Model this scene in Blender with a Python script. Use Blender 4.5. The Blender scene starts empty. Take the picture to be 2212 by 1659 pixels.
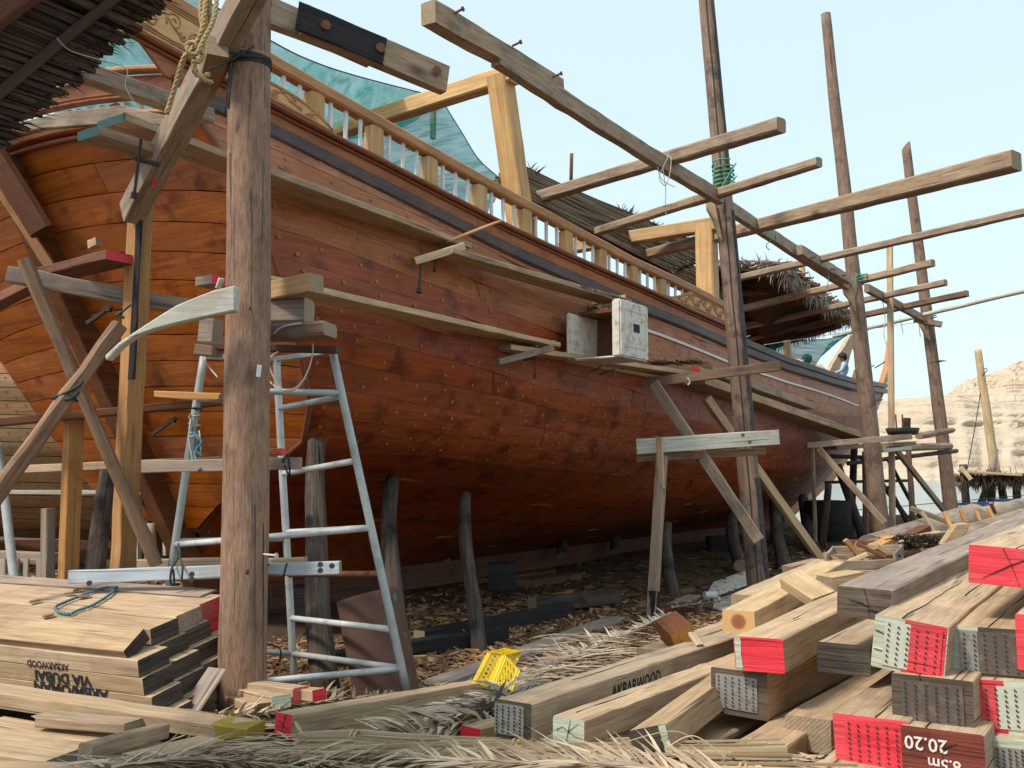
import bpy, bmesh, math, random
from mathutils import Vector, Matrix, noise
R = math.radians
rnd = random.Random(7)
S = bpy.context.scene
COL = S.collection

# ------------------------------------------------------------------ camera, sky, sun, exposure
FPX = 2080.0; CX = 1106.0; CY = 829.5; CAMZ = 1.6          # the photograph read on a 2212 x 1659 grid
PITCH = math.atan((1010 - CY) / FPX)
cam_d = bpy.data.cameras.new('camera'); cam = bpy.data.objects.new('camera', cam_d); COL.objects.link(cam)
cam.location = (0, 0, CAMZ); cam.rotation_euler = (math.pi / 2 + PITCH, 0, 0)
cam_d.sensor_width = 36; cam_d.lens = 36 * FPX / 2212; cam_d.clip_start = 0.05; cam_d.clip_end = 3000
S.camera = cam
SUN_DIR = Vector((-0.62, -0.42, 0.95)).normalized()          # towards the sun
w = bpy.data.worlds.new('World'); S.world = w; w.use_nodes = True
nt = w.node_tree; nt.nodes.clear()
out = nt.nodes.new('ShaderNodeOutputWorld'); bg = nt.nodes.new('ShaderNodeBackground'); sky = nt.nodes.new('ShaderNodeTexSky')
sky.sky_type = 'NISHITA'; sky.sun_disc = False
sky.sun_elevation = math.asin(SUN_DIR.z); sky.sun_rotation = math.atan2(SUN_DIR.x, SUN_DIR.y)
sky.altitude = 0; sky.air_density = 1.0; sky.dust_density = 2.6; sky.ozone_density = 1.2
bg.inputs['Strength'].default_value = 0.125
veil = nt.nodes.new('ShaderNodeMix'); veil.data_type = 'RGBA'; veil.inputs[0].default_value = 0.62   # thin bright haze over the blue
veil.inputs[7].default_value = (5.5, 6.75, 7.1, 1)
nt.links.new(sky.outputs[0], veil.inputs[6]); nt.links.new(veil.outputs[2], bg.inputs[0]); nt.links.new(bg.outputs[0], out.inputs[0])
sun_d = bpy.data.lights.new('sun', 'SUN'); sun = bpy.data.objects.new('sun', sun_d); COL.objects.link(sun)
sun_d.energy = 2.5; sun_d.angle = R(9); sun_d.color = (1.0, 0.93, 0.82)
sun.rotation_euler = SUN_DIR.to_track_quat('Z', 'Y').to_euler()
S.view_settings.view_transform = 'Standard'; S.view_settings.look = 'None'
S.view_settings.exposure = 0.58; S.view_settings.gamma = 1; S.view_settings.use_curve_mapping = False
S.render.engine = 'CYCLES'; S.cycles.diffuse_bounces = 3; S.cycles.max_bounces = 8

# ------------------------------------------------------------------ geometry helpers
cp, sp = math.cos(PITCH), math.sin(PITCH)
def at(x, y, Y):
    a = (x - CX) / FPX; b = (CY - y) / FPX
    r = Vector((a, cp - b * sp, sp + b * cp))
    return Vector((0, 0, CAMZ)) + r * (Y / r.y)
def atz(x, y, z):
    a = (x - CX) / FPX; b = (CY - y) / FPX
    r = Vector((a, cp - b * sp, sp + b * cp))
    return Vector((0, 0, CAMZ)) + r * ((z - CAMZ) / r.z)
def lerp(a, b, t): return a + (b - a) * t
def tab(x, pts):
    if x <= pts[0][0]: return pts[0][1]
    for (a, va), (b, vb) in zip(pts, pts[1:]):
        if x <= b: return lerp(va, vb, (x - a) / (b - a))
    return pts[-1][1]
def smooth(x): x = max(0, min(1, x)); return x * x * (3 - 2 * x)
def nz(x, y=0, z=0): return noise.noise(Vector((x, y, z)))

def ground_z(x, y):
    # sandy yard: a shallow pit round the keel, a bank towards the right, then the beach
    z = 0.0 - 0.27 * smooth((y - 5.5) / 3.5) + 0.2 * smooth((y - 14) / 8)
    z += 0.25 * smooth((x - 0.2 * y - 1.5) / 4) * smooth((y - 9) / 8)
    z += 0.035 * nz(x * .7, y * .7) + 0.015 * nz(x * 3, y * 3, 5)
    z -= 1.2 * smooth((y - 29 - 1.5 * nz(x * .2, 3)) / 6)
    return z
def ongr(x, y):
    z = 0.0
    for _ in range(12):
        p = atz(x, y, z); z = ground_z(p.x, p.y)
    return p

def tag(o, label=None, cat=None, group=None, kind=None):
    if label: o['label'] = label
    if cat: o['category'] = cat
    if group: o['group'] = group
    if kind: o['kind'] = kind
    return o
def attach(o, parent):
    if parent:
        o.parent = parent; o.matrix_parent_inverse = Matrix.Identity(4)
        m = parent.matrix_basis.copy(); p = parent.parent
        while p: m = p.matrix_basis @ m; p = p.parent
        o.matrix_basis = m.inverted() @ o.matrix_basis
    return o
def mkobj(name, verts, faces, mats, mi=None, M=None, parent=None, smooth_=False, local=False):
    me = bpy.data.meshes.new(name); me.from_pydata(verts, [], faces)
    for m in (mats if isinstance(mats, (list, tuple)) else [mats]): me.materials.append(m)
    if mi: me.polygons.foreach_set('material_index', mi)
    if smooth_: me.polygons.foreach_set('use_smooth', [True] * len(faces))
    me.update()
    o = bpy.data.objects.new(name, me); COL.objects.link(o)
    if M is not None: o.matrix_basis = M
    if parent:
        if local: o.parent = parent
        else: attach(o, parent)
    return o
def empty(name, loc, rz=0.0):
    o = bpy.data.objects.new(name, None); COL.objects.link(o)
    o.empty_display_size = .2
    o.matrix_basis = Matrix.Translation(loc) @ Matrix.Rotation(rz, 4, 'Z'); return o
def frame(p0, p1, roll=0.0, up=Vector((0, 0, 1))):
    x = (p1 - p0).normalized()
    if abs(x.dot(up)) > .98: up = Vector((0.59, 0.81, 0))
    y = up.cross(x).normalized(); z = x.cross(y)
    m = Matrix((x, y, z)).transposed().to_4x4()
    return Matrix.Translation(p0) @ m @ Matrix.Rotation(roll, 4, 'X')

def box_section(w, h, b):
    w /= 2; h /= 2
    return [(-w + b, -h), (w - b, -h), (w, -h + b), (w, h - b), (w - b, h), (-w + b, h), (-w, h - b), (-w, -h + b)]
def beam_geo(L, w, h, bev=.006, wob=.003, seg=None, w1=None, h1=None, seed=0, skew0=0, skew1=0, bow=0.0, chip=0.0):
    """a sawn timber along local X: eight-cornered section, wandering edges, closed ends"""
    seg = seg or max(2, min(24, int(L / .22)))
    w1 = w1 or w; h1 = h1 or h
    bev = min(bev, w * .3, h * .3)
    V = []; F = []; mi = []
    for i in range(seg + 1):
        t = i / seg
        sec = box_section(lerp(w, w1, t), lerp(h, h1, t), bev)
        for k, (y, z) in enumerate(sec):
            ny = wob * nz(i * .9 + seed * 7.3, k * .35) * 2; nzz = wob * nz(i * .9 + seed * 3.1, k * .35 + 9) * 2
            x = t * L
            if i == 0: x += skew0 * y / w - chip * abs(nz(k * 2.3, seed))
            if i == seg: x += skew1 * y / w + chip * abs(nz(k * 2.3, seed + 4))
            V.append((x, y + ny, z + nzz + bow * 4 * t * (1 - t)))
    for i in range(seg):
        for k in range(8):
            a = i * 8 + k; b = i * 8 + (k + 1) % 8
            F.append((a, b, b + 8, a + 8)); mi.append(0)
    F.append(tuple(range(7, -1, -1))); mi.append(1)
    n = seg * 8; F.append(tuple(n + k for k in range(8))); mi.append(2)
    return V, F, mi
_seed = [0]
def beam(name, p0, p1, w, h, mat, end0=None, end1=None, roll=0, parent=None, label=None, cat='timber', group=None, **kw):
    p0 = Vector(p0); p1 = Vector(p1)
    _seed[0] += 1
    V, F, mi = beam_geo((p1 - p0).length, w, h, seed=_seed[0], **kw)
    o = mkobj(name, V, F, [mat, end0 or MAT['endgrain'], end1 or MAT['endgrain']], mi, frame(p0, p1, roll), parent)
    if label: tag(o, label, cat, group)
    return o
def pole_geo(L, r0, r1, n=18, seg=None, wob=.012, seed=0, bend=0.0, cut=0.0, lump=1.0):
    seg = seg or max(3, min(40, int(L / .14)))
    V = []; F = []; mi = []
    for i in range(seg + 1):
        t = i / seg; r = lerp(r0, r1, t)
        oy = bend * math.sin(t * math.pi) + wob * nz(i * .13, seed); oz = wob * nz(i * .13, seed + 20)
        for k in range(n):
            a = 2 * math.pi * k / n
            rr = r * (1 + .045 * lump * nz(math.cos(a) * 1.3 + seed, math.sin(a) * 1.3, i * .28) + .02 * lump * nz(math.cos(a) * 4, math.sin(a) * 4 + seed, i * .9))
            x = t * L
            if i == seg: x += cut * math.cos(a) * r
            V.append((x, oy + rr * math.cos(a), oz + rr * math.sin(a)))
    for i in range(seg):
        for k in range(n):
            a = i * n + k; b = i * n + (k + 1) % n
            F.append((a, b, b + n, a + n)); mi.append(0)
    F.append(tuple(range(n - 1, -1, -1))); mi.append(1)
    F.append(tuple(seg * n + k for k in range(n))); mi.append(1)
    return V, F, mi
def pole(name, p0, p1, r0, r1, mat, end=None, parent=None, label=None, cat='post', group=None, **kw):
    p0 = Vector(p0); p1 = Vector(p1); _seed[0] += 1
    V, F, mi = pole_geo((p1 - p0).length, r0, r1, seed=_seed[0] * 1.7, **kw)
    o = mkobj(name, V, F, [mat, end or MAT['endgrain']], mi, frame(p0, p1), parent)
    o.data.polygons.foreach_set('use_smooth', [m == 0 for m in mi])
    if label: tag(o, label, cat, group)
    return o
def crom(P, n=8):
    P = [Vector(p) for p in P]; out = []
    for i in range(len(P) - 1):
        a = P[max(i - 1, 0)]; b = P[i]; c = P[i + 1]; d = P[min(i + 2, len(P) - 1)]
        for k in range(n):
            t = k / n
            out.append(.5 * ((2 * b) + (c - a) * t + (2 * a - 5 * b + 4 * c - d) * t * t + (3 * b - a - 3 * c + d) * t ** 3))
    out.append(P[-1]); return out
def tube_into(V, F, pts, r, n=6, r1=None):
    base0 = len(V); m = len(pts); r1 = r if r1 is None else r1
    prev = None
    for i, p in enumerate(pts):
        d = (pts[min(i + 1, m - 1)] - pts[max(i - 1, 0)])
        if d.length < 1e-7: d = Vector((1, 0, 0))
        d.normalize()
        if prev is None: prev = d.orthogonal().normalized()
        a = (prev - d * prev.dot(d))
        a = a.normalized() if a.length > 1e-5 else d.orthogonal().normalized()
        prev = a; b = d.cross(a); rr = lerp(r, r1, i / max(1, m - 1))
        for k in range(n):
            an = 2 * math.pi * k / n
            V.append(p + (a * math.cos(an) + b * math.sin(an)) * rr)
    for i in range(m - 1):
        for k in range(n):
            x = base0 + i * n + k; y = base0 + i * n + (k + 1) % n
            F.append((x, y, y + n, x + n))
    F.append(tuple(base0 + k for k in range(n - 1, -1, -1))); e = base0 + (m - 1) * n
    F.append(tuple(e + k for k in range(n)))
def tube(name, paths, r, mat, n=6, parent=None, label=None, cat='rope', group=None, res=8, r1=None, kind=None):
    V = []; F = []
    if not isinstance(paths[0], (list, tuple)) : paths = [paths]
    for p in paths: tube_into(V, F, crom(p, res) if len(p) > 2 else [Vector(q) for q in p], r, n, r1)
    o0 = V[0].copy(); V = [v - o0 for v in V]
    o = mkobj(name, V, F, mat, M=Matrix.Translation(o0), parent=parent, smooth_=True)
    if label: tag(o, label, cat, group)
    if kind: o['kind'] = kind
    return o
def box_into(V, F, M, sx, sy, sz):
    b = len(V)
    for x in (-.5, .5):
        for y in (-.5, .5):
            for z in (-.5, .5): V.append(M @ Vector((x * sx, y * sy, z * sz)))
    for f in ((0, 1, 3, 2), (4, 6, 7, 5), (0, 4, 5, 1), (2, 3, 7, 6), (0, 2, 6, 4), (1, 5, 7, 3)): F.append(tuple(b + i for i in f))
def prism(name, outline, depth, mat, M, parent=None, mi=None, bev=0, label=None, cat=None, group=None):
    """outline in local XY extruded along local Z, centred"""
    bm = bmesh.new(); vs = [bm.verts.new((x, y, -depth / 2)) for x, y in outline]
    f = bm.faces.new(vs); r = bmesh.ops.extrude_face_region(bm, geom=[f])
    bmesh.ops.translate(bm, verts=[v for v in r['geom'] if isinstance(v, bmesh.types.BMVert)], vec=(0, 0, depth))
    bmesh.ops.recalc_face_normals(bm, faces=bm.faces)
    if bev: bmesh.ops.bevel(bm, geom=[e for e in bm.edges if e.calc_face_angle(0) > .6], offset=bev, segments=1, affect='EDGES')
    me = bpy.data.meshes.new(name); bm.to_mesh(me); bm.free(); me.materials.append(mat)
    o = bpy.data.objects.new(name, me); COL.objects.link(o); o.matrix_basis = M
    attach(o, parent)
    if label: tag(o, label, cat, group)
    return o

# ------------------------------------------------------------------ materials
MAT = {}
class NB:
    def __init__(s, name):
        s.m = bpy.data.materials.new(name); s.m.use_nodes = True; s.t = s.m.node_tree; s.t.nodes.clear()
        s.o = s.n('ShaderNodeOutputMaterial'); s.b = s.n('ShaderNodeBsdfPrincipled'); s.l(s.b.outputs[0], s.o.inputs[0])
    def n(s, k, **kw):
        x = s.t.nodes.new(k)
        for a, v in kw.items(): setattr(x, a, v)
        return x
    def l(s, a, b): s.t.links.new(a, b)
    def coord(s, scale=(1, 1, 1), kind='Object', rand=True):
        tc = s.n('ShaderNodeTexCoord'); mp = s.n('ShaderNodeMapping'); mp.inputs['Scale'].default_value = scale
        if rand:
            oi = s.n('ShaderNodeObjectInfo'); ml = s.n('ShaderNodeMath', operation='MULTIPLY'); ml.inputs[1].default_value = 37.0
            s.l(oi.outputs['Random'], ml.inputs[0]); va = s.n('ShaderNodeVectorMath', operation='ADD')
            cb = s.n('ShaderNodeCombineXYZ')
            for i in range(3): s.l(ml.outputs[0], cb.inputs[i])
            s.l(tc.outputs[kind], va.inputs[0]); s.l(cb.outputs[0], va.inputs[1]); s.l(va.outputs[0], mp.inputs[0])
        else: s.l(tc.outputs[kind], mp.inputs[0])
        return mp.outputs[0]
    def noise(s, vec, scale=1, detail=4, rough=.6, dist=0):
        x = s.n('ShaderNodeTexNoise'); x.inputs['Scale'].default_value = scale; x.inputs['Detail'].default_value = detail
        x.inputs['Roughness'].default_value = rough; x.inputs['Distortion'].default_value = dist; s.l(vec, x.inputs['Vector']); return x.outputs['Fac']
    def ramp(s, fac, stops, interp='LINEAR'):
        x = s.n('ShaderNodeValToRGB'); x.color_ramp.interpolation = interp
        e = x.color_ramp.elements
        while len(e) < len(stops): e.new(.5)
        for i, (p, c) in enumerate(stops):
            e[i].position = p; e[i].color = (c[0], c[1], c[2], 1) if isinstance(c, (list, tuple)) else (c, c, c, 1)
        s.l(fac, x.inputs[0]); return x.outputs[0]
    def mix(s, fac, a, b, mode='MIX'):
        x = s.n('ShaderNodeMix', data_type='RGBA', blend_type=mode)
        for v, i in ((fac, 0), (a, 6), (b, 7)):
            if hasattr(v, 'links'): s.l(v, x.inputs[i])
            elif i == 0: x.inputs[0].default_value = v
            else: x.inputs[i].default_value = (v[0], v[1], v[2], 1)
        return x.outputs[2]
    def bump(s, h, strength=.3, dist=.01):
        x = s.n('ShaderNodeBump'); x.inputs['Strength'].default_value = strength; x.inputs['Distance'].default_value = dist
        s.l(h, x.inputs['Height']); s.l(x.outputs[0], s.b.inputs['Normal'])
    def fin(s, col, rough=.7, spec=.3, key=None):
        if hasattr(col, 'links'): s.l(col, s.b.inputs['Base Color'])
        else: s.b.inputs['Base Color'].default_value = (*col, 1)
        if hasattr(rough, 'links'): s.l(rough, s.b.inputs['Roughness'])
        else: s.b.inputs['Roughness'].default_value = rough
        s.b.inputs['Specular IOR Level'].default_value = spec
        MAT[key or s.m.name] = s.m; return s.m
def wood(key, dark, light, axis=0, rough=.75, var=.25, stain=None, stain_amt=.45, crack=.6, gs=1.0, bump=.35, spec=.25, knots=None, ax=1.0):
    b = NB(key); sc = [14 * gs] * 3; sc[axis] = .9 * gs * ax
    v = b.coord(tuple(sc)); g = b.noise(v, 1.0, 5, .62, .35)
    sc2 = [60 * gs] * 3; sc2[axis] = 2.2 * gs * ax; g2 = b.noise(b.coord(tuple(sc2)), 1.0, 3, .6)
    col = b.ramp(g, [(.3, dark), (.68, light)])
    col = b.mix(.35, col, b.ramp(g2, [(.35, tuple(c * .72 for c in dark)), (.62, tuple(min(1, c * 1.12) for c in light))]))
    big = b.noise(b.coord((1.3,) * 3), 1.6, 4, .6)
    col = b.mix(.5, col, b.ramp(big, [(.3, .74), (.7, 1.16)]), 'MULTIPLY')
    if stain:
        st = b.noise(b.coord((1, 1, 1)), 2.3, 6, .66)
        sf = b.ramp(st, [(.52, 0), (.66, stain_amt)])
        col = b.mix(sf, col, stain)
    if knots:
        vr = b.n('ShaderNodeTexVoronoi'); sck = [2.6] * 3; sck[axis] = 1.3
        b.l(b.coord(tuple(sck)), vr.inputs['Vector']); vr.inputs['Scale'].default_value = 1.0
        kf = b.ramp(vr.outputs['Distance'], [(.03, .85), (.16, 0)]); col = b.mix(kf, col, knots)
    oi = b.n('ShaderNodeObjectInfo'); hv = b.n('ShaderNodeHueSaturation'); b.l(col, hv.inputs['Color'])
    mr = b.n('ShaderNodeMapRange'); mr.inputs[3].default_value = 1 - var; mr.inputs[4].default_value = 1 + var
    b.l(oi.outputs['Random'], mr.inputs[0]); b.l(mr.outputs[0], hv.inputs['Value'])
    m2 = b.n('ShaderNodeMath', operation='MULTIPLY'); m2.inputs[1].default_value = 7.31; b.l(oi.outputs['Random'], m2.inputs[0])
    m3 = b.n('ShaderNodeMath', operation='FRACT'); b.l(m2.outputs[0], m3.inputs[0])
    mr2 = b.n('ShaderNodeMapRange'); mr2.inputs[3].default_value = 1 - var * .6; mr2.inputs[4].default_value = 1 + var * .6
    b.l(m3.outputs[0], mr2.inputs[0]); b.l(mr2.outputs[0], hv.inputs['Saturation']); col = hv.outputs[0]
    if crack:
        sc3 = [26 * gs] * 3; sc3[axis] = .55 * gs
        ck = b.noise(b.coord(tuple(sc3)), 1, 2, .5, .6)
        cf = b.ramp(ck, [(.0, 0), (.345, crack), (.375, 0)] if False else [(.30, crack), (.345, 0)])
        col = b.mix(cf, col, tuple(c * .18 for c in dark))
        hsum = b.n('ShaderNodeMath', operation='SUBTRACT'); b.l(g2, hsum.inputs[0]); b.l(cf, hsum.inputs[1]); hh = hsum.outputs[0]
    else: hh = g2
    b.bump(hh, bump, .006)
    return b.fin(col, rough, spec, key)
wood('weathered', (.21, .14, .095), (.43, .315, .22), stain=(.09, .065, .05), stain_amt=.5, var=.18, gs=1.4, ax=1.6, knots=(.08, .05, .035))
wood('weathered_brown', (.14, .075, .045), (.31, .19, .12), stain=(.06, .045, .04), stain_amt=.6, var=.2)
wood('postwood', (.165, .085, .052), (.36, .225, .15), stain=(.12, .06, .04), stain_amt=.45, var=.05, gs=1.9, ax=3.2, bump=.9, knots=(.07, .04, .03))
wood('postdark', (.16, .095, .065), (.36, .24, .175), stain=(.045, .045, .055), stain_amt=.95, var=.10, gs=.8, bump=.7)
wood('palewood', (.38, .25, .135), (.62, .455, .28), stain=(.30, .20, .12), stain_amt=.4, var=.14, crack=.45)
wood('timber', (.32, .20, .115), (.56, .405, .255), stain=(.22, .15, .10), stain_amt=.5, var=.13, crack=.8, gs=1.5)
wood('timber_grey', (.21, .15, .115), (.38, .295, .235), stain=(.12, .10, .09), stain_amt=.4, var=.12, crack=.6)
wood('yellowwood', (.42, .235, .088), (.66, .405, .175), stain=(.28, .14, .05), stain_amt=.35, var=.12, crack=.2, spec=.35, rough=.55)
wood('railwood', (.36, .150, .052), (.56, .28, .11), stain=(.22, .09, .035), stain_amt=.4, var=.08, crack=.15, rough=.5, spec=.4)
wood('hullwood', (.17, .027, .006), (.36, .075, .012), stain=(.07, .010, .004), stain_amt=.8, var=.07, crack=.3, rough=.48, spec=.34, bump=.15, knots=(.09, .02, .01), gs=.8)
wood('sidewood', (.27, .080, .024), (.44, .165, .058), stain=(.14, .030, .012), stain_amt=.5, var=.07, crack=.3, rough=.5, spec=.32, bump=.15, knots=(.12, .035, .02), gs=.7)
wood('transomwood', (.24, .052, .009), (.47, .130, .020), stain=(.10, .018, .006), stain_amt=.75, var=.10, crack=.2, axis=1, rough=.45, spec=.45, bump=.15, knots=(.14, .03, .01), gs=.7)
wood('mouldwood', (.16, .045, .02), (.28, .09, .04), var=.08, crack=.1, rough=.45, spec=.4)
wood('walewood', (.035, .026, .028), (.10, .065, .062), stain=(.17, .07, .045), stain_amt=.7, var=.2, crack=.5, rough=.5, spec=.4)
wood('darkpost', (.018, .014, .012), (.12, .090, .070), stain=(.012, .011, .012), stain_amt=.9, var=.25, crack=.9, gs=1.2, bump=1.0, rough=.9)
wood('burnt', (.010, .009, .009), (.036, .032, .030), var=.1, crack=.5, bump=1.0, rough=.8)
wood('brownplank', (.10, .036, .018), (.19, .075, .036), stain=(.05, .018, .010), stain_amt=.5, var=.15, crack=.4)
wood('orangewood', (.36, .16, .05), (.55, .28, .10), stain=(.2, .08, .03), var=.15, crack=.3)
wood('farhull', (.30, .165, .075), (.48, .30, .155), stain=(.28, .15, .08), stain_amt=.4, var=.14, crack=.4, gs=.6, knots=(.2, .09, .05))
wood('flaked', (.030, .028, .030), (.085, .078, .078), stain=(.16, .10, .07), stain_amt=.6, var=.05, crack=.6, bump=1.0)
wood('carvedwood', (.52, .30, .12), (.74, .47, .22), stain=(.36, .2, .08), stain_amt=.3, var=.05, crack=.1, rough=.5)
wood('poledark', (.14, .086, .062), (.31, .21, .155), stain=(.07, .05, .045), stain_amt=.7, var=.08, gs=1.4, ax=3.5, bump=.9, knots=(.06, .04, .03))
wood('sticks', (.66, .65, .62), (.82, .81, .78), var=.06, crack=.2)
wood('greypaint', (.36, .40, .45), (.50, .55, .61), stain=(.3, .27, .25), stain_amt=.5, var=.05, crack=.7)
wood('whitewood', (.38, .37, .31), (.58, .56, .47), stain=(.3, .22, .15), stain_amt=.4, var=.08, crack=.5)

def paint(key, c, c2=None, rough=.6, scale=9, amt=.6, bump=.3, spec=.35, lo=.5, hi=.7, metal=0):
    b = NB(key); v = b.coord((1, 1, 1)); g = b.noise(v, scale, 6, .65)
    col = b.mix(b.ramp(g, [(lo, 0), (hi, amt)]), c, c2 or tuple(x * .6 for x in c))
    f = b.noise(v, scale * 9, 3, .6); col = b.mix(.3, col, b.ramp(f, [(.3, .75), (.7, 1.15)]), 'MULTIPLY')
    b.bump(g, bump, .004); b.b.inputs['Metallic'].default_value = metal
    return b.fin(col, rough, spec, key)
wood('redpaint', (.56, .030, .045), (.82, .062, .082), axis=1, stain=(.36, .15, .11), stain_amt=.55, var=.06, crack=.5, bump=.9, gs=1.3)
wood('redbrown', (.12, .022, .014), (.24, .052, .030), axis=1, stain=(.07, .02, .015), stain_amt=.6, var=.05, crack=.5, bump=.9, gs=1.3)
wood('greenwhite', (.34, .355, .25), (.58, .60, .46), axis=1, stain=(.26, .24, .17), stain_amt=.5, var=.05, crack=.6, bump=.9, gs=1.3)
wood('blackpaint', (.020, .017, .015), (.105, .080, .062), axis=1, stain=(.15, .12, .09), stain_amt=.5, var=.12, crack=.5, bump=1.0, gs=1.6, rough=.9)
wood('darkbrownend', (.045, .032, .026), (.15, .108, .078), axis=1, stain=(.20, .15, .10), stain_amt=.5, var=.08, crack=.6, bump=1.0, gs=1.6, rough=.9)
paint('yellowpaint', (.30, .215, .03), (.20, .14, .05), scale=10)
paint('platemetal', (.33, .31, .28), (.14, .12, .10), rough=.45, scale=30, amt=.9, metal=.4)
paint('plategreen', (.50, .50, .40), (.34, .32, .25), rough=.5, scale=25, amt=.6)
paint('plateblack', (.10, .075, .06), (.22, .16, .12), rough=.5, scale=22, amt=.7)
paint('slotdark', (.05, .035, .03), (.09, .07, .05))
wood('roofbeam', (.035, .017, .011), (.085, .042, .026), var=.1)
paint('tealend', (.010, .055, .058), (.03, .05, .045))
paint('steelgrey', (.38, .40, .39), (.20, .19, .17), rough=.45, scale=7, amt=.55, spec=.5)
paint('steelwhite', (.55, .56, .55), (.25, .17, .12), rough=.5, scale=7, amt=.6, spec=.4)
paint('rust', (.16, .065, .035), (.07, .035, .025), rough=.8, scale=9, amt=.8)
paint('rustbrown', (.085, .040, .026), (.13, .062, .038), rough=.8, scale=5, amt=.7)
paint('darkmetal', (.04, .035, .035), (.12, .06, .035), rough=.6, scale=20, amt=.7)
paint('greenpaint', (.03, .20, .12), (.10, .10, .05), scale=12)
paint('ink', (.02, .02, .022), (.05, .04, .035), rough=.8)
paint('chalk', (.72, .62, .58), (.5, .3, .25), rough=.9)
paint('foam', (.66, .62, .54), (.36, .25, .16), rough=.9, scale=9, amt=.85, lo=.50, hi=.66, bump=.8)
paint('yellowplastic', (.80, .55, .02), (.55, .36, .02), rough=.4, scale=6, spec=.5)
paint('redplastic', (.75, .04, .05), rough=.4)
paint('whitestrip', (.74, .72, .68), (.55, .5, .45), rough=.6)
paint('ropetan', (.45, .33, .15), (.28, .19, .09), scale=60, rough=.9, bump=1)
paint('ropegreen', (.05, .30, .18), (.10, .40, .28), scale=60, rough=.8)
paint('ropeblue', (.07, .19, .26), (.05, .12, .17), scale=60, rough=.8)
paint('ropedark', (.035, .045, .045), (.08, .09, .08), scale=60, rough=.9)
paint('ropewhite', (.52, .50, .44), (.36, .34, .28), scale=60, rough=.9)
paint('skin', (.20, .09, .05)); paint('hair', (.012, .010, .010)); paint('shirtblue', (.36, .45, .58), (.28, .36, .48)); paint('trousers', (.08, .08, .10))
paint('plug', (.36, .135, .085), (.26, .08, .05), scale=3)
paint('bluetarp', (.05, .12, .22)); paint('concrete', (.48, .47, .45), (.34, .31, .28), scale=4)
paint('paperwhite', (.72, .72, .72), (.5, .5, .52))
paint('boatwhite', (.65, .62, .52), (.5, .47, .38)); paint('boatblue', (.03, .06, .16))

b = NB('endgrain'); v = b.coord((1, 1, 1)); wv = b.n('ShaderNodeTexWave', wave_type='RINGS', rings_direction='X'); b.l(v, wv.inputs['Vector'])
wv.inputs['Scale'].default_value = 22; wv.inputs['Distortion'].default_value = 3; wv.inputs['Detail'].default_value = 3
n1 = b.noise(v, 40, 4, .7)
b.bump(n1, .4, .004); b.fin(b.mix(.4, b.ramp(wv.outputs['Fac'], [(0, (.20, .145, .10)), (1, (.40, .30, .20))]), b.ramp(n1, [(.3, (.14, .10, .07)), (.7, (.44, .33, .23))])), .85, .2, 'endgrain')
b = NB('heartwood'); v = b.coord((1, 1, 1), rand=False); wv = b.n('ShaderNodeTexWave', wave_type='RINGS', rings_direction='X'); b.l(v, wv.inputs['Vector'])
wv.inputs['Scale'].default_value = 18; wv.inputs['Distortion'].default_value = 1.5
ln = b.n('ShaderNodeVectorMath', operation='LENGTH'); mp = b.n('ShaderNodeMapping'); mp.inputs['Scale'].default_value = (0, 1, 1); b.l(v, mp.inputs[0]); b.l(mp.outputs[0], ln.inputs[0])
hc = b.ramp(ln.outputs['Value'], [(.0, (.24, .09, .03)), (.040, (.32, .13, .05)), (.052, (.62, .36, .16))])
b.fin(b.mix(.35, hc, b.ramp(wv.outputs['Fac'], [(0, .75), (1, 1.1)]), 'MULTIPLY'), .7, .3, 'heartwood')

def straw(key, c0, c1, rough=.85, trans=0.0):
    b = NB(key); g = b.n('ShaderNodeNewGeometry'); n1 = b.noise(b.coord((1, 1, 1), rand=False), 3, 3)
    col = b.ramp(g.outputs['Random Per Island'], [(0, c0), (.5, tuple((a + d) / 2 for a, d in zip(c0, c1))), (1, c1)])
    col = b.mix(.4, col, b.ramp(n1, [(.3, .7), (.7, 1.2)]), 'MULTIPLY')
    return b.fin(col, rough, .2, key)
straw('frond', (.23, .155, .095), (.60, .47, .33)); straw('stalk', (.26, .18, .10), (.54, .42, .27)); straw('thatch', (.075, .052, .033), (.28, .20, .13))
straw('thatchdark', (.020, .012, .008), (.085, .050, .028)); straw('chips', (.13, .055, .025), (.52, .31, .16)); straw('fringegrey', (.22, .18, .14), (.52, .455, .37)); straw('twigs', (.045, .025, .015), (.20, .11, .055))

b = NB('netting'); tr = b.n('ShaderNodeBsdfTransparent'); df = b.n('ShaderNodeBsdfDiffuse'); tl = b.n('ShaderNodeBsdfTranslucent'); m1 = b.n('ShaderNodeMixShader'); m2 = b.n('ShaderNodeMixShader')
v = b.coord((1, 1, 1), rand=False); n1 = b.noise(b.coord((3, 3, 8), rand=False), 1.0, 5, .65, 1.4); col = b.ramp(n1, [(.3, (.010, .15, .125)), (.7, (.025, .31, .25))])
b.l(col, df.inputs[0]); b.l(col, tl.inputs[0]); m1.inputs[0].default_value = .45; b.l(df.outputs[0], m1.inputs[1]); b.l(tl.outputs[0], m1.inputs[2])
fr = b.ramp(b.noise(b.coord((1, 1, 9), rand=False), 1.5, 5, .6, .8), [(.3, .60), (.7, .90)]); b.l(fr, m2.inputs[0]); b.l(tr.outputs[0], m2.inputs[1]); b.l(m1.outputs[0], m2.inputs[2]); b.l(m2.outputs[0], b.o.inputs[0]); MAT['netting'] = b.m
MAT['netting'].use_transparent_shadow = True

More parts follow.
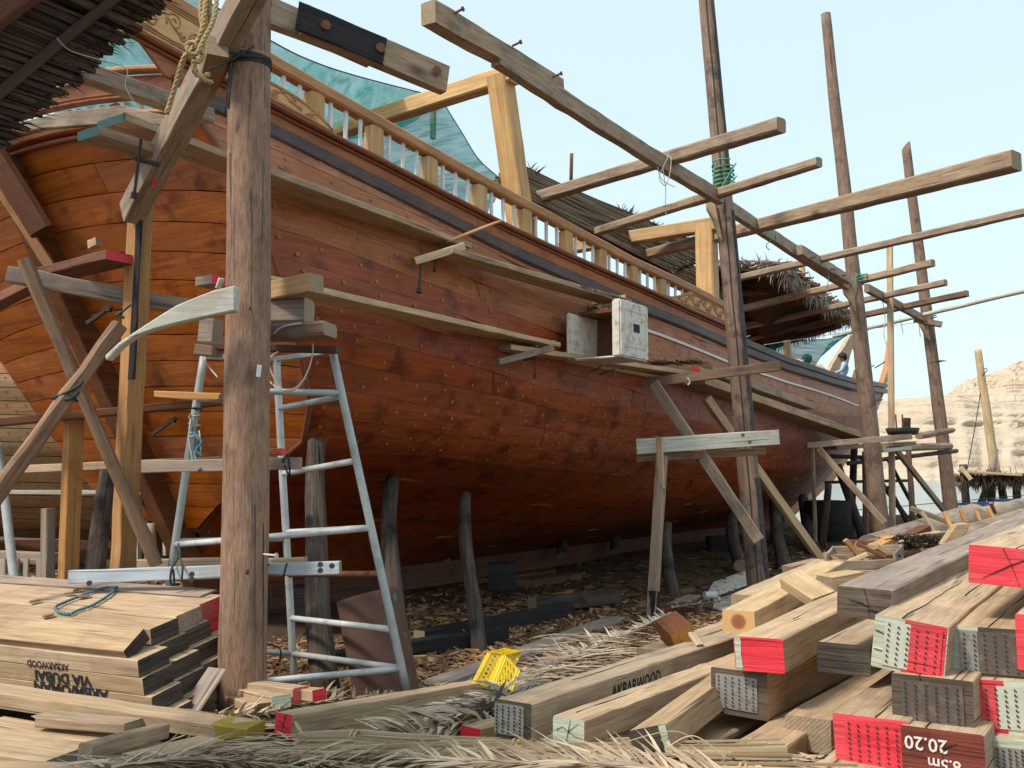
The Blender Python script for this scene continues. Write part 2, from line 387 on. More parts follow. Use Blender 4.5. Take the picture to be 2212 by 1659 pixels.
b = NB('sand'); v = b.coord((1, 1, 1), rand=False); n1 = b.noise(v, 1.1, 6, .65); n2 = b.noise(v, 14, 5, .7); n3 = b.noise(v, 60, 3, .6)
col = b.ramp(n1, [(.3, (.065, .040, .026)), (.7, (.15, .098, .064))]); col = b.mix(.6, col, b.ramp(n2, [(.3, .55), (.7, 1.25)]), 'MULTIPLY'); col = b.mix(.5, col, b.ramp(n3, [(.3, .6), (.7, 1.25)]), 'MULTIPLY')
b.bump(n2, .8, .03); b.fin(col, .95, .1, 'sand')
b = NB('water'); v = b.coord((.35, 1.1, 1), rand=False); n1 = b.noise(v, 3.2, 4, .6, .4); b.bump(n1, .55, .12)
n0 = b.noise(b.coord((.05, .12, 1), rand=False), 1, 3); b.fin(b.ramp(n0, [(.3, (.13, .22, .25)), (.7, (.24, .32, .33))]), .12, .5, 'water')
b = NB('rockhill'); v = b.coord((.035, .035, .5), rand=False); n1 = b.noise(v, 1.4, 6, .65, .8); n2 = b.noise(b.coord((.25, .25, .9), rand=False), 1, 6, .7, .4)
n3 = b.noise(b.coord((.9, .9, 2.2), rand=False), 1, 4, .6)
col = b.ramp(n1, [(.3, (.47, .36, .255)), (.5, (.54, .43, .315)), (.7, (.60, .495, .38))]); col = b.mix(.55, col, b.ramp(n2, [(.28, .72), (.42, .97), (.7, 1.08)]), 'MULTIPLY')
v5 = b.coord((.045, .045, 1.1), rand=False); n5 = b.noise(v5, 1, 3, .5, 1.6); col = b.mix(b.ramp(n5, [(.34, .6), (.39, 0)]), col, (.22, .15, .10))
hs = b.n('ShaderNodeMath', operation='ADD'); b.l(n2, hs.inputs[0]); b.l(n3, hs.inputs[1]); b.bump(hs.outputs[0], .7, .7); b.fin(col, .95, .05, 'rockhill')

# ================================================================== THE SETTING
def grid_sheet(name, xs, ys, zf, mat, kind='structure'):
    V = [(x, y, zf(x, y)) for y in ys for x in xs]; n = len(xs)
    F = [(j * n + i, j * n + i + 1, (j + 1) * n + i + 1, (j + 1) * n + i) for j in range(len(ys) - 1) for i in range(n - 1)]
    o = mkobj(name, V, F, mat, smooth_=True); o['kind'] = kind; return o
def span(a, b, s): return [a + (b - a) * i / s for i in range(s + 1)]
grid_sheet('ground', span(-60, -14, 10) + span(-13.5, 16, 118) + span(18, 80, 14), span(-12, 0, 8) + span(.25, 34, 135) + span(36, 60, 6), ground_z, MAT['sand'])
wt = mkobj('water', [(-600, 27, -.42), (900, 27, -.42), (900, 420, -.42), (-600, 420, -.42)], [(0, 1, 2, 3)], MAT['water']); wt['kind'] = 'structure'

def hill(name, skyline, Y0, Y1, x0, x1, nx, ny, rough, label=None, shelf=0):
    """skyline: (px, py) pairs of the ridge, read at distance Y1"""
    V = []
    for j in range(ny + 1):
        t = j / ny
        for i in range(nx + 1):
            px = lerp(x0, x1, i / nx); top = at(px, tab(px, skyline), Y1)
            Yb = Y0 + 7 * nz(px * .006, 4) + 3 * nz(px * .03, 8)
            Y = lerp(Yb, Y1, t) if t <= 1 else Y1
            X = (px - CX) / FPX * Y
            zt = top.z
            pr = (1 - (1 - t) ** 1.8)
            z = -1.0 + (zt + 1.0) * pr
            lay = 1.9; q = z / lay + .35 * nz(X * .02, Y * .02, 3) + .1 * nz(X * .15, Y * .1)
            fr = q - math.floor(q); z2 = (math.floor(q) + smooth(min(1, fr * 2.6)) - .35 * nz(X * .02, Y * .02, 3)) * lay
            amt = .42 * (1 - smooth((t - .86) / .14))
            z = lerp(z, z2, amt) + rough * (nz(X * .11, Y * .11, 7) + .5 * nz(X * .35, Y * .35, 2) + .3 * nz(X * .9, Y * .9)) * (.25 + .75 * math.sin(math.pi * min(1, t * .98)))
            V.append((X, Y + 2.2 * nz(X * .05, z * .6, 5), z))
    n = nx + 1
    base = len(V)
    for i in range(nx + 1):
        p = V[ny * n + i]; V.append((p[0] * 1.3, p[1] * 1.3, -1.5))
    F = [(j * n + i, j * n + i + 1, (j + 1) * n + i + 1, (j + 1) * n + i) for j in range(ny + 1) for i in range(nx)]
    o = mkobj(name, V, F, MAT['rockhill'], smooth_=False); o['kind'] = 'structure'; return o
hill('rocky_hillside', [(1250, 900), (1600, 800), (1700, 772), (1740, 775), (1785, 800), (1830, 860), (1880, 872), (1960, 866), (2020, 864), (2070, 862), (2140, 872), (2300, 885), (2500, 880)], 150, 235, 1150, 2500, 330, 110, .7)
hill('rocky_ridge', [(1950, 930), (2044, 862), (2075, 838), (2110, 822), (2140, 818), (2170, 805), (2195, 792), (2230, 786), (2300, 800), (2500, 790)], 215, 330, 1900, 2500, 160, 70, 2.0)

# ================================================================== THE DHOW
A = R(36); U = Vector((math.sin(A), math.cos(A), 0)); N = Vector((math.cos(A), -math.sin(A), 0)); K0 = Vector((-1.57, 14.5, 0))
dhow = empty('wooden_dhow', K0, math.atan2(U.y, U.x))
tag(dhow, 'large unfinished orange brown wooden dhow propped up on the slipway', 'ship')
DM = dhow.matrix_basis.copy(); DMI = DM.inverted()
def s_st(z): return -3.43 - .551 * (z - .08)
BOW = [(-.2, 15.2), (.2, 15.5), (.55, 16.7), (.82, 17.9), (1.37, 19.8), (2.3, 21.9), (3.2, 24.0), (4.4, 25.7), (5, 26.4)]
HW = [(-6.7, 4.90), (-6, 4.85), (-5.16, 4.78), (-4.3, 4.66), (-3.65, 4.57), (-2.8, 4.44), (-1.68, 4.26), (.81, 3.97), (4.28, 3.69), (6.8, 3.56), (9.85, 3.53), (12.2, 3.56), (18, 3.88), (25.6, 4.45)]
HR = [(-6.8, 5.66), (-5.15, 5.43), (-3.81, 5.24), (-1.68, 4.91), (.97, 4.55), (4.12, 4.30), (5, 4.22)]
HS = [(-6.8, 5.16), (-5.17, 4.95), (-3.67, 4.76), (-1.68, 4.46), (-.42, 4.31), (2.62, 4.01), (4.24, 3.90), (5, 3.86)]
STV = [(.15, .07), (.45, .12), (.9, .3), (1.2, .9), (1.45, 1.55), (1.7, 2.3), (1.85, 2.65), (2.2, 2.95), (2.8, 3.12), (3.44, 3.2), (4.2, 3.08), (4.85, 2.86)]
PTV = [(.15, .07), (.7, .12), (.94, .4), (1.2, 1.4), (1.7, 1.75), (2.95, 2.2), (3.8, 2.55), (4.85, 2.86)]
MIDV = [(.15, .07), (.32, .55), (.5, 1.25), (.75, 2.05), (1.1, 2.75), (1.6, 3.22), (2.2, 3.45), (2.9, 3.5), (3.65, 3.38)]
def hull_pt(t, v, side=1, off=0.0):
    sr = -6 + 31.6 * t
    zw = tab(sr, HW); z = .15 + v * (zw - .15)
    s = lerp(s_st(z), tab(z, BOW), t)
    zs = .15 + v * 4.7; zm = .15 + v * 3.5
    bs = tab(zs, STV if side > 0 else PTV); bm = tab(zm, MIDV)
    if t < .30: b = lerp(bs, bm, smooth(t / .30))
    else:
        q = (t - .30) / .70; e = lerp(1.5, 2.35, v); b = bm * max(0, 1 - q ** e)
    return Vector((s, -side * (b + off), z))
def hull_n(t, v, side=1):
    a = hull_pt(min(1, t + .003), v, side) - hull_pt(max(0, t - .003), v, side); c = hull_pt(t, min(1, v + .01), side) - hull_pt(t, max(0, v - .01), side)
    n = a.cross(c).normalized(); 
    return n if n.y * side < 0 else -n
def smv(t, v): return hull_pt(t, v)
def Br(s):
    t = max(0, min(1, (s + 6) / 31.6)); return -hull_pt(t, 1).y if s > -6 else 2.86
def side(s, z, off=0.0): return Vector((s, -(Br(s) + off), z))
def crisp(V, rows, m):
    # lips get vertices of their own so the faces stay flat right up to the seam
    W_ = []; G_ = []
    for q in range(rows):
        r = V[q * m:(q + 1) * m]; W_ += [r[0], r[1]] + r[1:m - 1] + [r[m - 2], r[m - 1]]
    n = m + 2
    for q in range(rows - 1):
        for k in range(n - 1):
            if k in (1, n - 3): continue
            a = q * n + k; G_.append((a, a + n, a + n + 1, a + 1))
    return W_, G_
NS = 17; NT = 150
for k in range(NS):
    v0 = k / NS; v1 = (k + 1) / NS
    j = 0 if k % 2 == 0 else -rnd.randint(8, 18)
    while j < NT:
        j1 = min(NT, j + rnd.randint(22, 34)); j0 = max(0, j)
        if NT - j1 < 9: j1 = NT
        if k < 4 and rnd.random() < 0: pass
        V = []; F = []; step = 2
        js = list(range(j0, j1, step)) + [j1]
        for q, jj in enumerate(js):
            t = jj / NT; tt = t + (.0002 if q == 0 else (-.0002 if q == len(js) - 1 else 0))
            inset = .028 if q in (0, len(js) - 1) else 0
            g = .008 / (4.2 / NS) / 1.0 * (1 / NS)
            wob = .0035 * nz(jj * .12, k * 3.3); wob1 = .0035 * nz(jj * .12, (k + 1) * 3.3)
            pr = .004 * nz(k * 5.1, j0)
            for (vv, dn) in ((v0 + wob * (k > 0) + g * .15, -.03), (v0 + wob * (k > 0) + g * .22, 0), (v0 + wob * (k > 0) + g * .9, 0), ((v0 + v1) / 2, 0), (v1 + wob1 * (k < NS - 1) - g * .9, 0), (v1 + wob1 * (k < NS - 1) - g * .22, 0), (v1 + wob1 * (k < NS - 1) - g * .15, -.03)):
                vv = max(0, min(1, vv)); V.append(hull_pt(tt, vv) + hull_n(min(.995, max(.002, t)), max(.01, min(.99, vv))) * (dn + pr - inset))
        V, F = crisp(V, len(js), 7)
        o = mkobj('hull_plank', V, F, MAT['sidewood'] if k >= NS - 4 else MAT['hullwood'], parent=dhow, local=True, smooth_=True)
        j = j1
# inner skin so nothing shows through the seams
V = []; F = []
for side_ in (1, -1):
    b0 = len(V)
    for i in range(61):
        for m in range(19):
            t = i / 60; v = m / 18; V.append(hull_pt(t, v, side_) - hull_n(min(.99, max(.005, t)), max(.02, min(.98, v)), side_) * .032)
    for i in range(60):
        for m in range(18): a = b0 + i * 19 + m; F.append((a, a + 1, a + 20, a + 19))
mkobj('inner_hull', V, F, MAT['brownplank'], parent=dhow, local=True, smooth_=True)
# treenail plugs
V = []; F = []
for k in range(2, NS):
    for i in range(0, 62):
        t = (i + .5) / 62 + .004 * nz(i * 3, k)
        if t > .97: continue
        for dv in (.27, .70):
            if rnd.random() < .2: continue
            v = (k + dv + .22 * nz(i * 1.7, k * 2.2)) / NS; tt = t + (.0022 if dv > .5 else -.0022) * (1 if k % 2 else -1)
            p = hull_pt(tt, v); n = hull_n(tt, v); p += n * .0075; a = n.orthogonal().normalized(); c = n.cross(a); r = .021
            b0 = len(V)
            for q in range(7): V.append(p + (a * math.cos(q * .8976) + c * math.sin(q * .8976)) * r)
            V.append(p + n * .002)
            for q in range(7): F.append((b0 + q, b0 + (q + 1) % 7, b0 + 7))
mkobj('treenail_plugs', V, F, MAT['plug'], parent=dhow, local=True)['kind'] = 'stuff'

def sweep(name, pts, w, h, mat, parent=dhow, wob=.0, local=True, bev=.012, sideaxis=None, arr=None):
    """a rail swept along local points; w across (outwards), h up"""
    V = []; F = []; m = len(pts)
    for i, p in enumerate(pts):
        d = (pts[min(m - 1, i + 1)] - pts[max(0, i - 1)]).normalized()
        sd = Vector((0, 0, 1)).cross(d).normalized() if sideaxis is None else sideaxis
        up = d.cross(sd).normalized() if sideaxis is None else sd.cross(d).normalized() * -1
        for (y, z) in box_section(w, h, min(bev, w / 3, h / 3)): V.append(p + sd * (y + wob * nz(i * .6, y * 9)) + up * (z + wob * nz(i * .6, z * 9, 4)))
    for i in range(m - 1):
        for k in range(8):
            a = i * 8 + k; b = i * 8 + (k + 1) % 8; F.append((a, b, b + 8, a + 8))
    F.append(tuple(range(7, -1, -1))); F.append(tuple((m - 1) * 8 + k for k in range(8)))
    return mkobj(name, V, F, mat, parent=parent, local=local)
def srange(a, b, st=.35):
    n = max(2, int((b - a) / st)); return [a + (b - a) * i / n for i in range(n + 1)]
# bulwark planks between wale and sill
for (a, b) in ((-6.55, -2.2), (-2.19, 1.6), (1.61, 4.45)):
    V = []; F = []; ss = srange(a, b)
    for s in ss:
        z0 = tab(s, HW) + .005; z1 = tab(s, HS)
        if s < -6.05: z0 = max(z0, 4.63 + (-6.05 - s) * .55 / .5)
        for (z, off) in ((z0, -.04), (z0, .002), (lerp(z0, z1, .5), .004), (z1, 0), (z1, -.04)): V.append(side(s, z, off))
    for i in range(len(ss) - 1):
        for k in range(4): q = i * 5 + k; F.append((q, q + 5, q + 6, q + 1))
    F.append((0, 1, 2, 3, 4)); q = (len(ss) - 1) * 5; F.append((q + 4, q + 3, q + 2, q + 1, q))
    mkobj('bulwark_plank', V, F, MAT['sidewood'], parent=dhow, local=True)
# wale in three lengths, proud of the planks
for (a, b) in ((-6.0, -1.6), (-1.595, 4.9), (4.905, 12.5), (12.505, 25.7)):
    sweep('wale', [side(s, tab(s, HW) - .075, .035) for s in srange(a, b)], .075, .15, MAT['walewood'], wob=.004, bev=.03)
# dark capping that rises over the wale forward of the balustrade
for (a, b) in ((4.4, 14.5), (14.505, 26.2)):
    sweep('capping_board', [side(s, tab(s, HW) + .06 + .04 * smooth((s - 12) / 10), .0) for s in srange(a, b)], .16, .13 , MAT['walewood'], wob=.004, bev=.02)
sweep('sill_moulding', [side(s, tab(s, HS) + .0, .03) for s in srange(-6.6, 4.45)], .10, .055, MAT['mouldwood'], bev=.018)
sweep('sill_bead', [side(s, tab(s, HS) - .045, .015) for s in srange(-6.6, 4.45)], .04, .03, MAT['mouldwood'], bev=.01)
WH = [(1.3, 3.54), (4.21, 3.29), (6.76, 3.19), (12.8, 3.10), (18, 3.35), (25, 3.95)]
def shell_at(s, z, off=0.0):
    # starboard shell point for a station and a height
    lo, hi = 0.0, 1.0
    t = max(0, min(1, (s + 6) / 31.6))
    for _ in range(6):
        zw = tab(-6 + 31.6 * t, HW); v = (z - .15) / (zw - .15); p = hull_pt(t, v); t = max(0, min(.995, t + (s - p.x) / 31.6))
    p = hull_pt(t, min(1, v)); return p + hull_n(min(.99, max(.005, t)), min(.98, v)) * off
sweep('white_line_batten', [shell_at(s, tab(s, WH), .012) for s in srange(1.2, 24.3, .4)], .028, .040, MAT['whitestrip'], bev=.004)
# balustrade: rail, stanchions, slender balusters
sweep('handrail', [side(s, tab(s, HR) - .06, .0) for s in srange(-6.75, 4.5)], .14, .125, MAT['railwood'], bev=.02)
def hull_s_for_px(px, off=0.0):
    best = min((abs(0)) for _ in [0]); lo, hi = -6.8, 12
    for _ in range(40):
        mid = (lo + hi) / 2; p = DM @ side(mid, 4.5, off)
        x = CX + FPX * p.x / (p.y * cp + (p.z - CAMZ) * sp)
        if x < px: lo = mid
        else: hi = mid
    return (lo + hi) / 2
st_px = [678, 808, 928, 1036, 1134, 1224, 1298, 1366, 1428, 1487]
st_s = [hull_s_for_px(x) for x in st_px]
st_s = [st_s[0] - 3 * (st_s[1] - st_s[0]) * .93, st_s[0] - 2 * (st_s[1] - st_s[0]) * .95, st_s[0] - (st_s[1] - st_s[0]) * .97] + st_s
zax = Vector((0, 0, 1))
for i, s in enumerate(st_s):
    z0 = tab(s, HS) + .028; z1 = tab(s, HR) - .123
    L = Vector((0, 0, 1)) * (z1 - z0)
    _seed[0] += 1
    Vv, Ff, mi = beam_geo(z1 - z0, .12, .19, bev=.012, seed=i, w1=.12, h1=.18)
    d0 = side(s, z0, -.01); yd = Vector((1, 0, 0)); M = Matrix((zax, Vector((0, -1, 0)), Vector((1, 0, 0)))).transposed().to_4x4()
    o = mkobj('stanchion', Vv, Ff, [MAT['yellowwood']] * 3, mi, Matrix.Translation(d0) @ M, dhow, local=True)
    if i < len(st_s) - 1:
        for q in (1, 2, 3):
            sb = lerp(s, st_s[i + 1], q / 4 + .02 * nz(i, q)); zb0 = tab(sb, HS) + .028; zb1 = tab(sb, HR) - .123
            Vv, Ff, mi = beam_geo(zb1 - zb0, .034, .034, bev=.004, seed=i * 4 + q, seg=2)
            mkobj('baluster', Vv, Ff, [MAT['sticks']] * 3, mi, Matrix.Translation(side(sb, zb0, .0)) @ M, dhow, local=True)
# carved boards with raised scrollwork
def spiral(c, r, turns, ph, dirn=1):
    P = []
    for i in range(int(turns * 10) + 1):
        f = i / (turns * 10); a = ph + dirn * f * turns * 2 * math.pi; rr = r * (1 - .85 * f); P.append((c[0] + rr * math.cos(a), c[1] + rr * math.sin(a)))
    return P
def carved(name, s0, s1, zlo, zhi, taper, flip=False, off=.05):
    V = []; F = []; n = 24
    for i in range(n + 1):
        s = lerp(s0, s1, i / n); lo = zlo(s); hi = zhi(s); f = i / n
        tp = taper(f); hi = lerp(lo, hi, tp)
        for (z, o_) in ((lo, off - .045), (lo, off), (hi, off), (hi, off - .045)): V.append(side(s, z, o_))
    for i in range(n):
        for k in range(4): a = i * 4 + k; b = i * 4 + (k + 1) % 4; F.append((a, a + 4, b + 4, b))
    F.append((0, 1, 2, 3)); q = n * 4; F.append((q + 3, q + 2, q + 1, q))
    board = mkobj(name, V, F, MAT['carvedwood'], parent=dhow, local=True)
    V = []; F = []; r = .008
    def put(P): tube_into(V, F, [side(a, b, off + .004) for a, b in P], r, 5)
    def inside(s, q): lo = zlo(s); tp = taper((s - s0) / (s1 - s0)); return lerp(lo, lo + (zhi(s) - lo) * tp, q)
    for q in (.09, .15, .85, .91): put([(lerp(s0, s1, i / 20 * .96 + .02), inside(lerp(s0, s1, i / 20 * .96 + .02), q)) for i in range(21)])
    m = int((s1 - s0) / .2); 
    for i in range(m):
        f = (i + .5) / m; s = lerp(s0, s1, f); hh = (inside(s, 1) - inside(s, 0)); 
        if hh < .1: continue
        up = i % 2; c = (s, inside(s, .40 if up else .60)); rr = min(.085, hh * .26)
        put(spiral(c, rr, 1.6, 0.6 if up else 3.7, 1 if up else -1))
        put(spiral((s + .09, inside(s, .7 if up else .32)), rr * .5, 1.2, 2.0, -1 if up else 1))
        put([(s - .1, inside(s, .25 if up else .75)), (s - .02, inside(s, .5)), (s + .1, inside(s, .75 if up else .25))])
    mkobj('scroll_carving', V, F, MAT['railwood'], parent=board, local=True, smooth_=True)['kind'] = 'stuff'
    return board
sA = hull_s_for_px(718); sF = hull_s_for_px(1425)
carved('carved_board', -6.7, sA, lambda s: tab(s, HS) + .03, lambda s: lerp(tab(s, HS), tab(s, HR) - .09, lerp(1.0, .55, smooth((s + 5.75) / .3))), lambda f: 1 if f < .72 else max(.04, 1 - ((f - .72) / .28) ** 2.2))
carved('carved_board', sF, 4.45, lambda s: tab(s, HS) + .03, lambda s: tab(s, HR) - .105, lambda f: max(.04, 1) if f > .45 else (.45 * smooth(f / .3) + .3 * smooth(f / .45) + .25) if False else max(.06, smooth(f / .42)), off=.045)
# upper carved frieze aft, above the handrail line

# keel, sternpost, stem
sweep('keel', [Vector((s, 0, -.02 + .0 * s)) for s in srange(-3.6, 15.6, 2)], .26, .36, MAT['brownplank'], wob=.004)
stp = [Vector((s_st(z) - .10, 0, z)) for z in (-.1, .8, 1.6, 2.4, 3.2, 4.0, 4.75)]
sweep('sternpost', stp, .24, .30, MAT['brownplank'], wob=.004, sideaxis=Vector((0, 1, 0)))
stm = [Vector((tab(z, BOW) + .02, 0, z)) for z in (-.1, .2, .55, .82, 1.37, 1.9, 2.3, 3.2, 4.0, 4.4)] + [Vector((26.6, 0, 5.2)), Vector((27.4, 0, 6.4))]
sweep('stem', stm, .2, .3, MAT['railwood'], sideaxis=Vector((0, 1, 0)))
# transom planks: across the stern, slightly arched
NZ = 15
def bz(z, sd): return tab(z, STV if sd > 0 else PTV)
def crown(y, z): return -.036 * y * y * smooth((z - 1.0) / 3.0)
for k in range(NZ):
    za = .9 + (4.82 - .9) * k / NZ; zb = .9 + (4.82 - .9) * (k + 1) / NZ - .002
    cuts = [-1, rnd.uniform(-.5, .6), 1] if k % 2 else [-1, 1]
    for c0, c1 in zip(cuts, cuts[1:]):
        V = []; F = []; n = 22
        for i in range(n + 1):
            f = lerp(c0, c1, i / n) + (.002 if i == 0 else 0)
            for (z, dx) in ((za, .03), (za + .004, 0), ((za + zb) / 2, -.003), (zb - .004, 0), (zb, .03)):
                zz = z; sd = 1 if f > 0 else -1
                y = f * bz(zz, sd); zc = zz + crown(y, zz) + .006 * nz(i * .4, k); y = f * bz(zc, sd)
                V.append(Vector((s_st(zc) - .02 + dx, -y, zc)))
        for i in range(n):
            for m in range(4): a = i * 5 + m; F.append((a, a + 5, a + 6, a + 1))
        mkobj('transom_plank', V, F, MAT['transomwood'], parent=dhow, local=True)
V = []; F = []
for i in range(21):
    for m in range(13):
        z = lerp(.85, 4.85, m / 12); f = i / 10 - 1; y = f * bz(z, 1 if f > 0 else -1); zc = z + crown(y, z); y = f * bz(zc, 1 if f > 0 else -1); V.append(Vector((s_st(zc) + .015, -y, zc)))
for i in range(20):
    for m in range(12): a = i * 13 + m; F.append((a, a + 13, a + 14, a + 1))
mkobj('transom_backing', V, F, MAT['brownplank'], parent=dhow, local=True)
# corner moulding down the starboard quarter
cm = [Vector((s_st(z) - .03, -(tab(z, STV) + .01), z)) for z in (1.72, 1.85, 2.0, 2.2, 2.5, 2.8, 3.1, 3.44, 3.8, 4.2, 4.6, 4.9)]
V = []; F = []; tube_into(V, F, cm, .028, 6); mkobj('corner_moulding', V, F, MAT['mouldwood'], parent=dhow, local=True, smooth_=True)
# arched mouldings over the transom, gallery of balusters, arched head board
def arch(name, z, w, h, mat, dx, b=2.75, k=.036):
    P = [Vector((s_st(z - k * y * y) + dx, -y, z - k * y * y)) for y in [b * (i / 14 - 1) for i in range(29)]]
    return sweep(name, P, w, h, mat, sideaxis=Vector((1, 0, 0)), bev=.012)
arch('arch_moulding', 4.84, .12, .07, MAT['transomwood'], -.05); arch('arch_moulding', 4.775, .08, .05, MAT['mouldwood'], -.03); arch('arch_moulding', 4.90, .16, .035, MAT['railwood'], -.06)
arch('arch_head_board', 5.13, .05, .17, MAT['transomwood'], -.02, 2.8); arch('arch_moulding', 5.235, .12, .045, MAT['railwood'], -.05, 2.8); arch('arch_moulding', 5.03, .09, .035, MAT['mouldwood'], -.05, 2.8)
Mv = Matrix((zax, Vector((0, -1, 0)), Vector((1, 0, 0)))).transposed().to_4x4()
for i in range(28):
    y = -2.4 + 4.8 * i / 27
    Vv, Ff, mi = beam_geo(.095, .06 if i % 4 else .13, .05, bev=.01, seed=i, seg=2)
    mkobj('gallery_baluster', Vv, Ff, [MAT['sticks'] if i % 4 else MAT['railwood']] * 3, mi, Matrix.Translation((s_st(4.92 - .036 * y * y) - .02, -y, 4.92 - .036 * y * y)) @ Mv, dhow, local=True)
# deck and its frame
V = []; F = []
ds = srange(-5.8, 24, 1.0)
for s in ds: V += [Vector((s, -(Br(s) - .06), tab(s, HW) - .35)), Vector((s, (Br(s) - .06), tab(s, HW) - .35))]
for i in range(len(ds) - 1): F.append((i * 2, i * 2 + 2, i * 2 + 3, i * 2 + 1))
mkobj('deck', V, F, MAT['brownplank'], parent=dhow, local=True)
def dbeam(name, p0, p1, w, h, mat, roll=0, **kw): return beam(name, p0, p1, w, h, mat, mat, mat, parent=dhow, roll=roll, **kw)
# near bulwark of the port side seen through the balusters
sweep('port_bulwark', [Vector((s, Br(s), tab(s, HW) + .05)) for s in srange(-5.9, 25)], .08, .7, MAT['railwood'])
# tall deck posts and cross beams
pA0 = DM @ side(hull_s_for_px(1138, -.12), 4.2, -.14); pA1 = at(1080, 165, pA0.y * .985)
dbeam('deck_post', pA0, pA1, .27, .25, MAT['yellowwood'], bev=.02)
dbeam('deck_cross_beam', at(1112, 160, pA1.y - .1), at(1112, 160, pA1.y - .1) + Vector((-.809, .588, -.02)) * 6.2, .2, .22, MAT['yellowwood'], bev=.02)
pB0 = DM @ side(hull_s_for_px(1532, -.12), 3.9, -.14); pB1 = at(1525, 485, pB0.y)
dbeam('deck_post', pB0, pB1, .30, .26, MAT['yellowwood'], bev=.02)
dbeam('deck_cross_beam', at(1562, 482, pB1.y - .2), at(1562, 482, pB1.y - .2) + Vector((-.809, .588, -.0)) * 3.2, .2, .22, MAT['yellowwood'], bev=.02)
# forward deck: post, stem knee that stands above the rail
dbeam('foredeck_post', at(1705, 800, 22.5), at(1700, 735, 22.5), .13, .13, MAT['yellowwood'])
dbeam('foredeck_post', at(1737, 640, 24), at(1734, 578, 24), .1, .1, MAT['yellowwood'])
def px_prism(name, pts, Y, depth, mat, parent=None, dirv=None, bev=.008, **kw):
    """board whose outline was read on the picture, stood upright in its own plane at distance Y"""
    P = [at(x, y, Y) for x, y in pts]; c = sum(P, Vector()) / len(P)
    ax = Vector((1, 0, 0)) if dirv is None else Vector(dirv).normalized(); up = Vector((0, 0, 1)); nn = ax.cross(up)
    M = Matrix.Translation(c) @ Matrix((ax, up, nn)).transposed().to_4x4()
    out_ = []
    for x, y in pts:
        # cut each viewing ray with the board's plane
        a = (x - CX) / FPX; b = (CY - y) / FPX; r = Vector((a, cp - b * sp, sp + b * cp)); o = Vector((0, 0, CAMZ))
        t = (c - o).dot(nn) / r.dot(nn); p = o + r * t - c; out_.append((p.dot(ax), p.dot(up)))
    return prism(name, out_, depth, mat, M, parent, bev=bev, **kw)
px_prism('stem_knee', [(1783, 812), (1795, 785), (1808, 765), (1822, 745), (1832, 725), (1844, 722), (1843, 735), (1832, 770), (1822, 812)], 30, .16, MAT['palewood'], dhow, (.8, .6, 0))
dbeam('bow_plank', at(1845, 828, 27), at(1850, 800, 27), .09, .14, MAT['orangewood'])
# rudder planks lashed to the sternpost
ra = at(-40, 290, 9.25); rb = at(92, 500, 9.35)
dbeam('rudder_plank', ra, rb, .16, .24, MAT['brownplank'], bev=.05)
dbeam('rudder_plank', at(-40, 345, 9.45), at(125, 600, 9.55), .10, .10, MAT['orangewood'])
for (x, y, Y) in ((215, 680, 9.6), (355, 920, 10.2)):
    V = []; F = []
    c = at(x, y, Y); d = (at(x + 30, y - 20, Y) - at(x - 40, y + 28, Y)).normalized()
    box_into(V, F, frame(c - d * .14, c + d * .14) @ Matrix.Translation((.14, 0, 0)), .30, .05, .035); box_into(V, F, Matrix.Translation(c + d * .1), .06, .07, .05)
    mkobj('iron_strap', V, F, MAT['darkmetal'], parent=dhow)

# ================================================================== the second hull, far left behind
o2 = empty('unfinished_hull', (-7, 15.5, 0)); tag(o2, 'pale unvarnished wooden hull in the shade behind the dhow stern at left', 'ship')
def h2(t, v, off=0):
    x = lerp(-15, -1.2, t); z = .25 + v * 4.2
    bul = tab(v, [(0, 2.6), (.08, 1.5), (.2, .75), (.4, .22), (.65, 0), (1, .12)])
    return Vector((x, 15.6 + bul + .9 * ((t - .45) * 2) ** 2 * (1 + (1 - v)) - off + .0, z + .5 * (t - .5) * (1 - v) * -1 + .35 * (.5 - t) ** 2))
for k in range(19):
    j = -rnd.randint(0, 10)
    while j < 40:
        j1 = min(40, j + rnd.randint(10, 18)); V = []; F = []; js = list(range(max(0, j), j1 + 1)); e = .006
        for q in js:
            for (vv, off) in (((k + .02) / 19, -.03), ((k + .03) / 19, 0), ((k + .5) / 19, .004), ((k + .97) / 19, 0), ((k + .98) / 19, -.03)): V.append(h2(q / 40, vv, off + .004 * nz(k * 3, j)))
        V, F = crisp(V, len(js), 5)
        if len(js) > 1: mkobj('hull_plank', V, F, MAT['farhull'], parent=o2, smooth_=True)
        j = j1
V = []; F = []
for q in range(41):
    for m in range(12): V.append(h2(q / 40, m / 11, -.035))
for q in range(40):
    for m in range(11): a = q * 12 + m; F.append((a, a + 12, a + 13, a + 1))
mkobj('inner_hull', V, F, MAT['brownplank'], parent=o2)
V = []; F = []
for k in range(19):
    for i in range(46):
        for dv in (.3, .7):
            c = h2((i + .5 * (dv > .5)) / 46, (k + dv) / 19, .009); b0 = len(V)
            for q in range(6): V.append(c + Vector((math.cos(q * 1.047), 0, math.sin(q * 1.047))) * .017)
            F.append(tuple(range(b0, b0 + 6)))
mkobj('treenail_plugs', V, F, MAT['mouldwood'], parent=o2)['kind'] = 'stuff'
beam('keel', (-13, 18.4, .05), (-2, 18.6, .05), .3, .4, MAT['brownplank'], parent=o2)

# ================================================================== SCAFFOLD
W = MAT['weathered']; WB = MAT['weathered_brown']; PW = MAT['postwood']; PD = MAT['postdark']; PALE = MAT['palewood']; TB = MAT['timber']
# --- the big round post in front
fp = pole('round_post', at(523, 1545, 6.4), at(541, -60, 6.4), .156, .138, PW, n=28, wob=.008, lump=.55, label='thick weathered round log post standing nearest the camera', cat='post', bend=.01)
